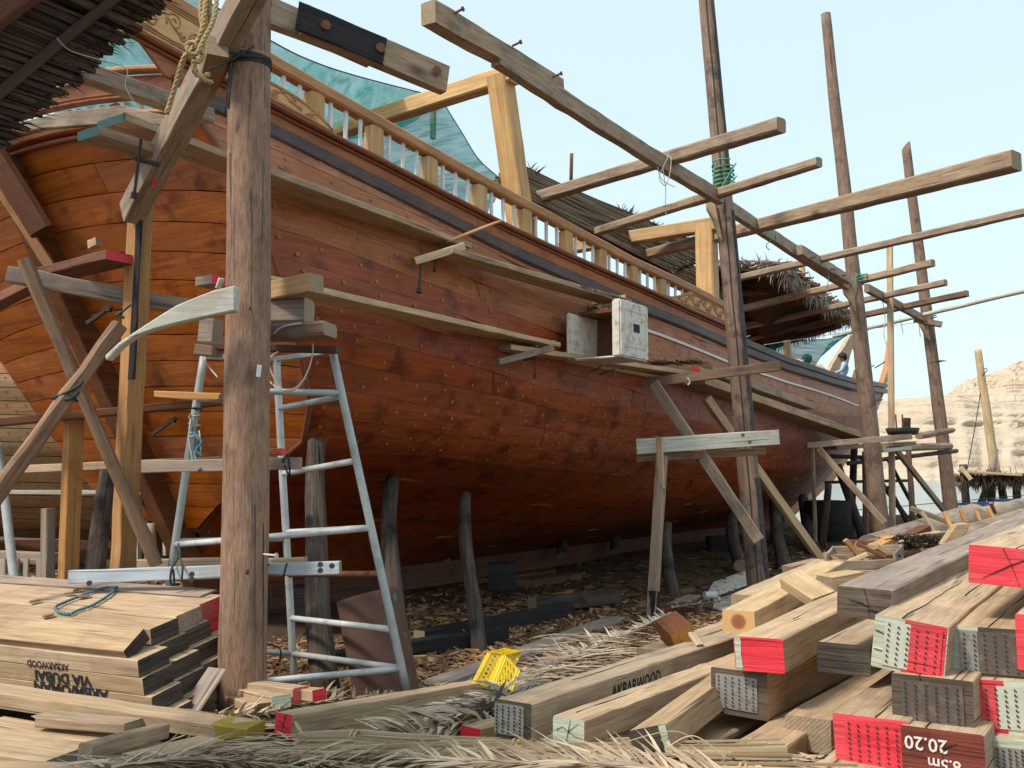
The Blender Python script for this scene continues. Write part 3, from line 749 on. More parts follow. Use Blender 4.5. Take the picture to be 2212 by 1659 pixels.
# long splits and a strip of loose bark at its foot
V = []; F = []
for (px, y0, y1) in ((551, 1090, 1545), (569, 1130, 1540), (505, 690, 860), (497, 330, 470)):
    for q in range(1):
        p = [at(px + 1.5 * nz(i, px), lerp(y0, y1, i / 6), 6.4 - math.sqrt(max(.0001, .152 ** 2 - ((px - 525) / FPX * 6.4) ** 2)) + .002) for i in range(7)]
        tube_into(V, F, p, .0035, 4, .001)
mkobj('split', V, F, MAT['ink'], parent=fp)['kind'] = 'stuff'
for (px, y, r_) in ((497, 349, .011), (511, 434, .012), (517, 528, .014), (539, 666, .010), (512, 1030, .009), (534, 1236, .012), (520, 345 + 500, .008)):
    t_ = (y + 60) / 1605; cxp = lerp(541, 523, t_); R_ = lerp(.138, .156, t_); dx = (px - cxp) / FPX * 6.4
    c_ = at(px, y, 6.4 - math.sqrt(max(1e-4, R_ * R_ - dx * dx)) - .001); nn_ = Vector((dx, -math.sqrt(max(1e-4, R_ * R_ - dx * dx)), 0)).normalized(); s_ = nn_.cross(Vector((0, 0, 1))); V = [c_ + nn_ * .004]; F = []
    for k in range(10): a_ = k * .6283; V.append(c_ + (s_ * math.cos(a_) + Vector((0, 0, 1.4)) * math.sin(a_)) * r_ * (1 + .2 * nz(k, px)))
    for k in range(10): F.append((0, 1 + k, 1 + (k + 1) % 10))
    mkobj('knot', V, F, MAT['flaked'], parent=fp)
def ring_pts(c, axis, r, turns, pitch, n=14, ph=0, jit=.004):
    a = axis.orthogonal().normalized(); b = axis.cross(a); P = []
    for i in range(int(n * turns) + 1):
        t = 2 * math.pi * i / n + ph; P.append(c + (a * math.cos(t) + b * math.sin(t)) * (r + jit * abs(nz(i * .7, ph))) + axis * (pitch * i / n + jit * nz(i * .4, ph + 3)))
    return P
axis1 = (at(541, -60, 6.4) - at(523, 1545, 6.4)).normalized()
def wrap(name, px, py, Y, r, turns, pitch, rr, mat, label, axis=Vector((0, 0, 1)), extra=None, cat='rope', ph=0):
    c = at(px, py, Y); paths = [ring_pts(c, axis, r, turns, pitch, ph=ph)]
    if extra: paths += extra
    return tube(name, paths, rr, mat, label=label, cat=cat, res=2, n=6)
wrap('rope_lashing', 538, 152, 6.4, .147, 4.2, .017, .007, MAT['ropedark'], 'black cord wound round the thick front post near its top', axis1,
     [[at(575, 125, 6.25), at(520, 118, 6.22), at(470, 108, 6.2), at(455, 100, 6.15)], [at(548, 100, 6.25), at(500, 130, 6.2), at(452, 150, 6.1)], [at(500, 135, 6.2), at(490, 200, 6.2), at(486, 250, 6.22)], [at(505, 150, 6.2), at(497, 190, 6.2), at(494, 235, 6.22)]])
wrap('cord_ring', 537, 128, 6.4, .149, 1.1, .006, .006, MAT['ropetan'], 'single tan cord round the front post among the black cords', axis1)
# --- poles 2, 3, 4, slim post, far mast
p2a, p2b = at(1641, 1300, 13.6), at(1520, -60, 13.6)
p2 = pole('scaffold_pole', p2a, p2b, .155, .105, PD, n=16, wob=.004, label='tall two-tone scaffold pole with green cord, left of the right-hand poles', cat='pole', group='tall scaffold poles beside the dhow')
ax2 = (p2b - p2a).normalized()
V = []; F = []
pts = []
for i in range(40):
    f = i / 39; q = p2a.lerp(p2b, f); r = lerp(.155, .105, f); pts.append(q + Vector((-.25 * r + .012 * nz(i * .3, 3), -r * .985, 0)))
tube_into(V, F, pts, .008, 4); mkobj('split', V, F, MAT['ink'], parent=p2)['kind'] = 'stuff'
V = []; F = []
nF = 150; nA = 5
for i in range(nF + 1):
    f = .03 + .95 * i / nF; q = p2a.lerp(p2b, f); r = lerp(.155, .105, f) * 1.03 + .005
    a0 = R(-62) + .35 * nz(i * .21, 1.5) + .22 * nz(i * .9, 4); a1 = R(-5) + .3 * nz(i * .17, 8)
    for k in range(nA + 1): a = lerp(a0, a1, k / nA); V.append(q + Vector((math.cos(a) * r, math.sin(a) * r, 0)))
for i in range(nF):
    if nz(i * .09, 33) < -.22: continue
    for k in range(nA): a = i * (nA + 1) + k; F.append((a, a + 1, a + nA + 2, a + nA + 1))
mkobj('dark_strip', V, F, MAT['flaked'], parent=p2, smooth_=True)
p3a, p3b = at(1905, 1170, 19.1), at(1784, 30, 19.1)
p3 = pole('scaffold_pole', p3a, p3b, .185, .098, MAT['poledark'], n=16, wob=.025, label='tall brown scaffold pole with round top right of the thatched deck shelter', cat='pole', group='tall scaffold poles beside the dhow')
ax3 = (p3b - p3a).normalized()
p4a, p4b = at(2057, 1118, 24.6), at(1957, 316, 24.6)
p4 = pole('scaffold_pole', p4a, p4b, .175, .115, MAT['poledark'], n=16, wob=.02, cut=.9, label='shorter scaffold pole with slanted cut top, rightmost of the tall poles', cat='pole', group='tall scaffold poles beside the dhow')
beam('slim_post', at(1928, 1160, 21), at(1922, 531, 21), .12, .10, PALE, label='slim pale squared post between the two right-hand poles', cat='post')
wrap('rope_lashing', 1567, 424, 13.6, .150, 7.5, .062, .011, MAT['ropegreen'], 'green rope lashing the long tie beam to the two-tone pole', ax2,
     [[at(1543, 432, 13.4), at(1570, 385, 13.42), at(1590, 352, 13.46)], [at(1545, 430, 13.4), at(1575, 400, 13.42), at(1591, 380, 13.46)], [at(1540, 350, 13.4), at(1552, 344, 13.4), at(1578, 343, 13.42)], [at(1546, 432, 13.4), at(1570, 415, 13.4), at(1592, 395, 13.46)], [at(1542, 425, 13.4), at(1541, 380, 13.4), at(1547, 352, 13.4)]])
wrap('rope_lashing', 1858, 613, 19.1, .165, 3.5, .06, .012, MAT['ropegreen'], 'green rope wound round the round-topped pole where the tie passes', ax3, [[at(1842, 628, 18.9), at(1848, 605, 18.9), at(1850, 590, 18.92)]])
wrap('rope_lashing', 2010, 690, 24.6, .15, 2.5, .05, .012, MAT['ropegreen'], 'green rope wound round the slant-topped rightmost pole', (p4b - p4a).normalized())
wrap('cord_ring', 2024, 782, 24.6, .155, 1.1, .01, .012, MAT['ropedark'], 'thin dark line knotted round the slant-topped pole below the tie', (p4b - p4a).normalized(), [[at(2010, 785, 24.3), at(2030, 779, 24.3), at(2044, 780, 24.2)]])
for (px, py, d, po, la) in ((1480, 1500, 0, None, ''),): pass
# bent brackets on the left of poles (knees that carry the tie)
px_prism('knee_bracket', [(1524, 428), (1542, 432), (1556, 500), (1560, 522), (1551, 510), (1540, 478), (1526, 452)], 13.5, .07, PALE, label='pale curved knee bracket under the tie at the two-tone pole', cat='bracket')
px_prism('knee_bracket', [(1818, 616), (1842, 624), (1850, 680), (1849, 678), (1838, 655), (1822, 634)], 19.0, .07, PALE, label='pale curved knee bracket on the round-topped pole', cat='bracket')
px_prism('knee_bracket', [(1982, 694), (2002, 698), (2010, 738), (2000, 728), (1988, 706)], 24.5, .08, PALE, label='small pale knee bracket on the slant-topped pole', cat='bracket')

# --- the tie that runs from pole to pole
T0 = Vector((-1.77, 6.4, 0)); TD = Vector((.565, .825, 0))
def cut_plan(px, P, D):
    """world Y where the viewing ray of a picture column crosses the plan line P + k D (two refinements for height)"""
    r = (px - CX) / FPX
    k = (r * P.y - P.x) / (D.x - r * D.y); return P.y + k * D.y
def on_line(px, py, P, D):
    Y = cut_plan(px, P, D)
    for _ in range(3):
        p = at(px, py, Y); yf = p.y * cp + (p.z - CAMZ) * sp; r = (px - CX) / FPX * (yf / p.y); k = (r * P.y - P.x) / (D.x - r * D.y); Y = P.y + k * D.y
    return at(px, py, Y)
tl = lambda px, py: on_line(px, py, T0, TD)
beam('tie_beam', tl(925, 28), tl(1208, 190), .155, .20, W, label='upper end piece of the long tie beam with bolts against the sky', cat='beam', group='long tie beam pieces', seg=10, w1=.12, h1=.17, wob=.008)
tb = beam('tie_beam', tl(1060, 112) + Vector((.05, .05, -.02)), tl(1556, 428), .11, .185, W, label='long tie beam ending at the green rope of the two-tone pole', cat='beam', group='long tie beam pieces', wob=.006, bow=-.03)
beam('tie_beam', tl(1590, 440) + Vector((-.1, .15, 0)), tl(1846, 616) + Vector((-.1, .1, 0)), .11, .19, W, label='middle length of tie beam between two-tone and round-topped poles', cat='beam', group='long tie beam pieces', wob=.006)
beam('splice_block', tl(1726, 545) + Vector((-.0, -.02, .04)), tl(1832, 607) + Vector((0, -.02, .02)), .10, .17, W, label='bolted splice block on the tie beside the round-topped pole', cat='block', wob=.006)
beam('tie_beam', tl(1872, 622), tl(2004, 694), .11, .17, W, label='last length of tie beam reaching the slant-topped pole', cat='beam', group='long tie beam pieces')
beam('short_ledger', at(1975, 690, 24.3), at(2034, 701, 24.2), .14, .14, W, label='short board end sticking out right of the slant-topped pole', cat='board')
def bolt(p, d, L=.09, r=.012, parent=None, mat='rust', head=True):
    V = []; F = []; d = Vector(d).normalized(); tube_into(V, F, [p, p + d * L], r, 6)
    if head: tube_into(V, F, [p + d * L, p + d * (L + .012)], r * 1.9, 7)
    return mkobj('bolt', V, F, MAT[mat], parent=parent)
tie0 = bpy.data.objects['tie_beam']
for (x, y) in ((975, 38), (1100, 107), (1188, 173)): bolt(tl(x, y) + Vector((.03, -.08, 0)), (.8, -.55, .15), parent=tie0)
for (x, y) in ((1748, 560), (1790, 585), (1815, 598)): bolt(tl(x, y) + Vector((.0, -.1, 0)), (.8, -.55, .1), .06, parent=bpy.data.objects['splice_block'])
# --- the burnt beam beside the front post
ba = at(575, 20, 6.5); bb = at(962, 178, 7.35)
bbm = beam('burnt_tie_beam', ba + Vector((0, .06, .01)), ba.lerp(bb, .55) + Vector((0, .06, .01)), .10, .19, W, label='weathered beam running behind the charred board at upper left', cat='beam', wob=.006)
q0 = ba.lerp(bb, .19); q1 = ba.lerp(bb, .64)
ch = beam('charred_board', q0 + Vector((0, -.035, .01)), bb + Vector((0, -.035, 0)), .10, .215, W, W, W, label='board with charred black half and three bolt heads against the sky', cat='board', wob=.005)
beam('charred_face', q0 + Vector((-.0, -.098, .01)), q1 + Vector((0, -.098, .01)), .014, .216, MAT['burnt'], MAT['burnt'], MAT['burnt'], parent=ch, wob=.004, chip=.06)
for f in (.30, .60, .93): bolt(ba.lerp(bb, f) + Vector((.02, -.09, .01)), (.5, -.85, 0), .015, .02, parent=ch)

# --- putlog poles crossing over the tie to the deck
HD = Vector((-.61, .79, 0))
def putlog(pxt, l, r, w, h, label, mat=None, w1=None, h1=None, round_=False, extra=.0):
    P = tl(pxt, lerp(l[1], r[1], (pxt - l[0]) / (r[0] - l[0]))); P = Vector((P.x, P.y, 0))
    a = on_line(l[0], l[1], P, HD); c = on_line(r[0], r[1], P, HD)
    if round_: return pole('putlog', a, c, w, h, mat or W, label=label, cat='pole', n=12, group='cross poles over the tie beam')
    return beam('putlog', a + (a - c).normalized() * extra, c, w, h, mat or W, label=label, cat='pole', group='cross poles over the tie beam', w1=w1, h1=h1, bev=.022, wob=.005)
putlog(1445, (1158, 428), (1688, 270), .17, .16, 'cross pole with rounded end, highest of the row against the sky')
putlog(1545, (1290, 500), (1770, 350), .13, .125, 'second highest cross pole, ending just right of the two-tone pole')
putlog(1652, (1372, 556), (2196, 346), .15, .15, 'longest cross pole whose thick flared end points at the right edge', w1=.27, h1=.24)
putlog(1768, (1590, 602), (2240, 452), .125, .12, 'slender cross pole that runs out of the picture at right')
putlog(1855, (1600, 668), (2016, 568), .15, .14, 'cross pole ending beyond the round-topped pole, blunt squared end')
putlog(1905, (1610, 706), (2043, 610), .14, .13, 'cross pole just above the lowest one, ending near the slant-topped pole')
putlog(1945, (1640, 728), (2090, 634), .15, .14, 'lowest brown cross pole with its split end beyond the slant-topped pole', mat=WB)
putlog(1990, (1800, 727), (2240, 622), .05, .055, 'thin whitish peeled pole running out at the right edge', mat=MAT['whitewood'], round_=True)
# loose cords hanging from the tie
def cords(name, lst, rr, mat, label, cat='string'):
    return tube(name, [[at(x, y, Y) for x, y, Y in c] for c in lst], rr, mat, label=label, cat=cat, n=4, res=6)
cords('dangling_string', [[(1445, 335, 11.4), (1432, 362, 11.4), (1424, 385, 11.4), (1438, 400, 11.4), (1448, 370, 11.4), (1450, 340, 11.4)], [(1432, 365, 11.45), (1438, 410, 11.45), (1437, 440, 11.4), (1439, 464, 11.4)], [(1420, 360, 11.4), (1430, 388, 11.4), (1458, 404, 11.4)]], .006, MAT['ropewhite'], 'frayed pale cord dangling from the long tie beam')
cords('dangling_string', [[(1662, 482, 15.0), (1666, 515, 15.0), (1655, 530, 15.0), (1662, 540, 15.0)], [(1672, 490, 15), (1676, 520, 15)]], .008, MAT['ropegreen'], 'thin green cord tied where the flared cross pole meets the tie')
cords('dangling_string', [[(1787, 560, 17.5), (1790, 600, 17.5), (1784, 640, 17.5), (1788, 660, 17.5)], [(1745, 585, 17), (1752, 600, 17), (1760, 612, 17)]], .008, MAT['ropewhite'], 'wispy cord hanging beside the splice block')
cords('dangling_string', [[(1905, 640, 21), (1912, 690, 21), (1909, 720, 21), (1915, 745, 21)], [(1945, 690, 22.5), (1950, 715, 22.5), (1951, 722, 22.5)], [(1985, 700, 23.5), (1988, 728, 23.5)]], .009, MAT['ropewhite'], 'three short cords hanging between the two rightmost poles')
cords('guy_line', [[(1650, 745, 20), (1800, 722, 21.5), (1985, 696, 24)]], .008, MAT['ropewhite'], 'thin line stretched below the cross poles towards the rightmost pole', 'line')

# --- platform planks beside the hull (outboard by about half a metre)
def plank(x0, y0, Y0, x1, y1, Y1, w, t, label, mat=None, off0=None, end0=None, group='scaffold walkway planks', **kw):
    a = at(x0, y0, Y0); b = at(x1, y1, Y1)
    return beam('scaffold_plank', a, b, w, t, mat or PALE, end0, label=label, cat='plank', group=group, wob=.003, bev=.005, **kw)
plank(240, 262, 6.85, 992, 535, 10.45, .34, .06, 'upper walkway plank with teal end passing behind the front post', TB, end0=MAT['tealend'])
plank(190, 288, 6.55, 330, 332, 7.0, .24, .07, 'short teal-ended plank clamped at upper left under the longer one', W, end0=MAT['tealend'])
up2 = plank(955, 545, 9.95, 1342, 655, 12.5, .32, .06, 'upper walkway plank lettered along its edge above the foam box', TB)
plank(548, 606, 7.6, 1185, 747, 11.6, .34, .055, 'long lower walkway plank above the steel trestle', PALE)
plank(1080, 752, 10.9, 1506, 812, 14.1, .34, .06, 'lower walkway plank carrying the foam box', PALE)
plank(1125, 765, 11.5, 1420, 818, 13.7, .28, .05, 'plank lying outboard beneath the foam box plank', PALE, group='scaffold walkway planks')
plank(1490, 822, 14.2, 1862, 948, 21.3, .50, .13, 'walkway plank sloping down towards the bow, outer one', TB)
plank(1520, 800, 14.7, 1745, 878, 18.7, .30, .13, 'inner plank sloping beside the white line behind the two-tone pole', W)
beam('overhead_beam', at(120, 135, 6.2), at(450, 252, 7.7), .13, .12, W, label='weathered beam from under the thatch roof to the dhow quarter', cat='beam')
px_prism('crooked_board', [(-20, 300), (40, 268), (120, 246), (200, 236), (266, 229), (330, 245), (420, 262), (420, 278), (300, 268), (200, 272), (90, 280), (20, 296), (-20, 320)], 7.9, .05, W, label='crooked board with bright edge just above the stern arch', cat='board')
# cleats, wedges, clamps on the planks
beam('cleat', at(893, 566, 9.7), at(1000, 533, 10.0), .09, .08, PALE, label='pale cleat block under the joint of the upper walkway', cat='block')
beam('batten', at(968, 521, 10.0), at(1078, 478, 10.7), .09, .022, MAT['orangewood'], label='thin bright batten sticking up over the upper walkway joint', cat='batten')
beam('cleat', at(1075, 782, 10.6), at(1192, 752, 11.0), .09, .07, W, label='cleat under the joint of the lower walkway planks', cat='block')
beam('batten', at(1150, 748, 11.3), at(1192, 738, 11.6), .10, .03, PALE, label='short batten on top of the lower walkway joint', cat='batten')
beam('batten', at(1216, 672, 12.7), at(1352, 640, 12.4), .08, .04, PALE, label='upper batten at the end of the lettered plank', cat='batten')
beam('batten', at(1300, 662, 12.3), at(1358, 652, 12.2), .10, .03, PALE, label='splintered offcut lying at the end of the lettered plank', cat='batten')
beam('batten', at(1225, 812, 12.2), at(1320, 780, 12.6), .08, .03, PALE, label='thin batten tied beneath the foam box planks', cat='batten')
def clamp(label, p0, p1, j0, j1, r=.013):
    V = []; F = []
    tube_into(V, F, [p0, p1], r, 6); tube_into(V, F, [j0, j1], r * 1.6, 6); tube_into(V, F, [p1, p1 + (p0 - p1).normalized() * .05], r * 2, 6)
    o0 = V[0].copy(); o = mkobj('iron_clamp', [v - o0 for v in V], F, MAT['darkmetal'], M=Matrix.Translation(o0)); tag(o, label, 'clamp', 'iron clamps on the scaffold'); return o
clamp('long iron clamp hanging from the upper walkway joint', at(912, 545, 9.8), at(905, 632, 9.6), at(905, 560, 9.8), at(940, 556, 9.9))
clamp('short iron clamp right beside the upper walkway joint', at(943, 558, 9.95), at(938, 588, 9.95), at(930, 562, 9.95), at(950, 558, 9.95), .009)
clamp('iron clamp at the end of the lettered plank', at(1271, 660, 12.4), at(1275, 745, 12.3), at(1255, 672, 12.4), at(1290, 664, 12.4))
clamp('iron clamp holding the teal-ended planks', at(305, 300, 6.7), at(289, 430, 6.8), at(292, 342, 6.75), at(345, 356, 6.8), .012)
clamp('iron clamp hanging under the lower walkway joint', at(1155, 770, 11.1), at(1156, 818, 11.1), at(1130, 778, 11), at(1160, 772, 11), .01)
clamp('small iron clamp on the whitish board at left', at(283, 1008 - 350, 7.3), at(252, 1130 - 447, 7.3), at(250, 680, 7.3), at(268, 686, 7.3), .008)

# --- the open foam box with its tie cords
fb = tl(1318, 762); fbc = at(1283, 776, 11.5)
fx = empty('foam_box', fbc, math.atan2(.825, .565) ); tag(fx, 'stained white foam box with an open side standing on the walkway', 'box')
def fbox(name, cx, cy, cz, sx, sy, sz, mat='foam', bev=.02):
    bm = bmesh.new(); bmesh.ops.create_cube(bm, size=1); bmesh.ops.scale(bm, vec=(sx, sy, sz), verts=bm.verts)
    bmesh.ops.bevel(bm, geom=bm.edges[:], offset=bev, segments=2, affect='EDGES'); me = bpy.data.meshes.new(name); bm.to_mesh(me); bm.free(); me.materials.append(MAT[mat])
    o = bpy.data.objects.new(name, me); COL.objects.link(o); o.parent = fx; o.location = (cx, cy, cz); return o
wf = fbox('wall', .30, -.34, .35, .74, .12, .69); fbox('wall', .30, .34, .30, .7, .05, .58); fbox('back', .64, 0, .32, .05, .62, .58, 'brownplank'); fbox('base', .34, 0, .02, .62, .62, .03)  # back wall coloured brown to stand for the shadow inside
fbox('lid', .42, 0, .60, .5, .62, .04, 'brownplank', .005)
V = []; F = []
for (a, b_) in (((-.02, .14), (.56, .15)), ((.56, .15), (.56, .58)), ((.56, .58), (0.02, .58)), ((0.02, .58), (0.0, .14))):
    tube_into(V, F, [Vector((a[0] + .02, -.402, a[1])), Vector((b_[0] + .02, -.402, b_[1]))], .006, 4)
g = mkobj('panel_groove', V, F, MAT['foam'], parent=fx, local=True)
V = []; F = []; box_into(V, F, Matrix.Translation((.34, -.4025, .38)), .16, .004, .10); mkobj('hand_hole', V, F, MAT['ink'], parent=fx, local=True)
tube('binding_cord', [[at(1316, 660, 12.5), at(1319, 715, 12.45), at(1320, 775, 12.5)], [at(1230, 690, 12.5), at(1231, 755, 12.4)], [at(1320, 775, 12.45), at(1275, 803, 12.35), at(1222, 802, 12.5)], [at(1382, 782, 12.9), at(1382, 790, 12.85), at(1340, 797, 12.8)], [at(1328, 798, 12.6), at(1290, 812, 12.5)]], .008, MAT['ropedark'], label='black cord strapping the foam box to its planks', cat='cord')
tube('hanging_brush', [[at(1288, 690, 12.7), at(1288, 702, 12.7)], [at(1288, 702, 12.7), at(1288, 718, 12.7)]], .018, MAT['redplastic'], label='small red brush hanging in the mouth of the foam box', cat='brush', r1=.022)
# twigs on the plank
def twig_heap(name, c, rx, ry, n, L, r, mat, label, cat, seed=1, h=.05, parent=None):
    rr = random.Random(seed); V = []; F = []
    for i in range(n):
        a = rr.uniform(-1, 1) * .7 + (0 if rr.random() < .8 else 1.3); p = c + Vector((rr.uniform(-rx, rx), rr.uniform(-ry, ry), rr.uniform(0, h) * (1 - .4)))
        d = Vector((math.cos(a) * U.x + .0, math.cos(a) * U.y, 0)) + Vector((rr.uniform(-.3, .3), rr.uniform(-.3, .3), rr.uniform(-.15, .15))); l = L * rr.uniform(.4, 1)
        tube_into(V, F, [p - d * l / 2, p + d * l / 2], r, 3)
    o0 = c.copy(); o = mkobj(name, [v - o0 for v in V], F, mat, M=Matrix.Translation(o0), parent=parent)
    return tag(o, label, cat, kind='stuff')
twig_heap('twig_heap', at(1452, 785, 13.6), .45, .10, 130, .45, .006, MAT['twigs'], 'small heap of dry twigs lying on the walkway', 'twigs', 4)
beam('red_ended_offcut', at(1503, 797, 13.9), at(1530, 806, 14.4), .12, .06, PALE, MAT['redpaint'], label='small offcut with red end beside the twigs on the walkway', cat='offcut')

# --- ledgers and braces round the two-tone pole
beam('ledger', at(1400, 827, 13.35), at(1685, 790, 12.95), .07, .13, WB, label='ledger crossing the two-tone pole and carrying the walkway', cat='beam')
beam('brace', at(1412, 828, 13.2), at(1640, 1168, 12.5), .075, .14, W, label='long pale diagonal brace in front of the two-tone pole', cat='brace')
beam('brace', at(1525, 860, 14.2), at(1775, 1212, 15.0), .11, .12, PALE, label='pale diagonal brace passing behind the two-tone pole to the ground', cat='brace')
beam('brace', at(1490, 972, 13.0), at(1600, 1105, 12.7), .06, .06, WB, label='short brown brace doubled behind the pale diagonal', cat='brace')
wc = beam('cross_board', at(1374, 965, 12.6), at(1682, 944, 12.9), .045, .20, MAT['whitewood'], label='whitish cross board with bolts nailed to the two-tone pole', cat='board')
beam('cross_board', at(1374, 990, 12.72), at(1652, 975, 13.0), .08, .10, WB, label='brown cross beam right under the whitish board', cat='board')
for (x, y) in ((1604, 940), (1619, 955)): bolt(at(x, y, 12.72), (0, -1, 0), .012, .014, parent=wc)
lg = beam('trestle_leg', at(1430, 985, 12.6), ongr(1408, 1335), .12, .12, W, label='grey squared leg with charred foot under the whitish cross board', cat='leg')
la_, lb_ = at(1430, 985, 12.6), ongr(1408, 1335)
beam('charred_foot', la_.lerp(lb_, .84) , lb_ + Vector((0, -.0, -.02)), .126, .126, MAT['burnt'], parent=lg)
beam('splint', at(1424, 945, 12.48), at(1430, 1055, 12.48), .09, .04, PALE, label='short split board nailed over the top of the grey leg', cat='board', w1=.07, chip=.05)
tube('white_dangle', [[at(1483, 829, 13.0), at(1486, 818, 12.9), at(1490, 826, 12.9), at(1486, 832, 12.9)]], .012, MAT['ropewhite'], label='scrap of white cord nailed where the ledger meets the pole', cat='cord')

# ================================================================== LEFT-HAND FRAME
beam('sloping_beam', at(548, -30, 5.95), at(283, 462, 7.35), .155, .19, W, label='heavy sloping beam lashed to the front post with a red mark', cat='beam', wob=.005)
sb = bpy.data.objects['sloping_beam']
p_ = at(334, 385, 7.0); V = []; F = []
tube_into(V, F, [at(334, 372, 6.98), at(331, 404, 7.02)], .016, 5); mkobj('red_mark', V, F, MAT['redpaint'], parent=sb)
beam('stub_beam', at(470, 100, 6.15), at(452, 165, 6.4), .14, .16, WB, label='short beam end caught under the black lashing of the front post', cat='block')
ps = beam('squared_post', at(262, 1300, 7.6), at(305, 428, 7.45), .13, .15, MAT['orangewood'], label='squared post with a dark strip under the sloping beam', cat='post', wob=.006)
beam('dark_strip', at(285, 820, 7.4), at(303, 438, 7.33), .07, .02, MAT['burnt'], MAT['burnt'], MAT['burnt'], parent=ps, wob=.006)
beam('horizontal_board', at(15, 592, 7.3), at(425, 668, 7.75), .06, .13, MAT['timber_grey'], label='stained whitish board crossing behind the squared post', cat='board', wob=.006)
br_ = beam('crossed_brace', at(52, 560, 7.15), at(338, 1222, 7.5), .09, .10, WB, label='crossed brace leaning right from the upper left', cat='brace', group='crossed braces at left', wob=.006, bev=.02)
beam('crossed_brace', at(258, 702, 7.25), at(-60, 1140, 6.6), .10, .11, WB, label='crossed brace leaning left with dark burn marks', cat='brace', group='crossed braces at left', wob=.006, bev=.02)
tube('brace_lashing', [[at(112, 860, 6.95), at(140, 850, 6.95), at(172, 832, 6.98), at(178, 822, 7.0)], [at(120, 862, 6.95), at(150, 862, 6.95), at(170, 845, 6.98)], [at(150, 850, 6.95), at(168, 868, 7.0)]], .012, MAT['ropedark'], label='dark rag binding the two crossed braces', cat='cord')
px_prism('knee_board', [(232, 770), (262, 742), (300, 716), (340, 690), (385, 662), (430, 643), (470, 628), (512, 619), (512, 673), (470, 681), (430, 690), (385, 700), (340, 712), (300, 726), (268, 748), (236, 781)], 6.12, .075, MAT['timber_grey'], dirv=(1, -.12, 0), label='curved grey knee board fixed across the front post', cat='board')
bpy.data.objects['knee_board'].data.materials[0] = MAT['whitewood']
beam('plank_end', at(105, 594, 7.9), at(262, 556, 7.3), .26, .07, MAT['brownplank'], None, MAT['redpaint'], label='dark plank with pink painted end behind the crossed braces', cat='plank')
beam('pale_block', at(196, 530, 7.5), at(214, 522, 7.45), .06, .07, PALE, label='small pale block on the pink-ended plank', cat='block')
beam('dark_plank', at(-80, 690, 7.4), at(130, 585, 8.2), .26, .08, MAT['brownplank'], label='dark plank running off the left edge below the sternpost', cat='plank')
beam('shelf_board', at(-60, 918, 7.7), at(480, 868, 8.2), .20, .06, MAT['brownplank'], label='long reddish shelf board level with the middle of the trestle', cat='board')
beam('shelf_board', at(45, 1014, 8.5), at(480, 994, 8.3), .10, .07, MAT['timber'], label='pale ledger behind the squared post under the reddish board', cat='board')
tied = beam('tied_board', at(309, 1008, 6.75), at(650, 1001, 6.65), .06, .085, MAT['timber_grey'], label='grey board tied across the steel trestle', cat='board')
beam('red_offcut', at(545, 976, 6.85), at(612, 976, 6.8), .07, .05, MAT['redbrown'], MAT['redbrown'], MAT['redpaint'], label='red painted offcut lying on the grey tied board', cat='offcut')
beam('broken_board', at(342, 852, 7.1), at(480, 858, 7.0), .10, .05, MAT['orangewood'], label='broken splintered board tied to the left trestle leg', cat='board', w1=.12, chip=.1)
wp = beam('white_board', at(152, 1246, 6.95), at(735, 1226, 6.5), .05, .095, MAT['greypaint'], label='long pale blue painted board tied low across the trestle', cat='board', w1=.05, h1=.085)
for (x, y) in ((195, 1259), (416, 1240), (416, 1251), (693, 1219), (693, 1232), (718, 1222)): bolt(at(x, y, 6.72 - (x - 155) * .0006), (0, -1, 0), .01, .010, parent=wp, mat='darkmetal')
beam('board_offcut', at(570, 1212, 6.7), at(660, 1210, 6.65), .07, .04, PALE, label='thin brown board resting on the pale blue board', cat='board')
beam('upright', at(102, 1285, 8.3), at(104, 1098, 8.3), .10, .08, MAT['timber_grey'], label='short grey upright with a bolt hole at far left', cat='post')
beam('upright', at(145, 1300, 7.9), at(160, 905, 8.0), .10, .13, MAT['orangewood'], label='yellow squared post under the reddish shelf board', cat='post')
pole('rough_log', at(193, 1300, 8.4), at(236, 1005, 8.8), .085, .075, MAT['darkpost'], label='rough barked log leaning between the two squared posts', cat='log', wob=.03, lump=2.2)
pole('pipe', at(38, 1300, 7.6), at(-6, 960, 7.9), .035, .035, MAT['steelgrey'], label='thin steel pipe leaning at the left edge', cat='pipe', n=10)
beam('white_upright', at(298, 1212, 11.5), at(300, 1020, 11.5), .07, .06, MAT['whitewood'], label='thin white upright seen right of the squared post', cat='post', group='white uprights by the far hull')
beam('white_upright', at(358, 1200, 11.8), at(357, 1040, 11.8), .06, .05, MAT['whitewood'], label='thin white upright just left of the trestle leg', cat='post', group='white uprights by the far hull')
beam('thin_rail', at(8, 1063, 11.4), at(372, 1064, 11.4), .05, .05, MAT['whitewood'], label='thin horizontal rail in front of the pale hull', cat='rail')
beam('grey_upright', at(322, 1210, 12), at(324, 1080, 12), .09, .08, WB, label='dull brown upright between the two white uprights', cat='post')
pole('stub_log', at(330, 1215, 11), at(325, 1130, 11), .06, .05, W, label='short round stub in the shade under the pale hull', cat='log')
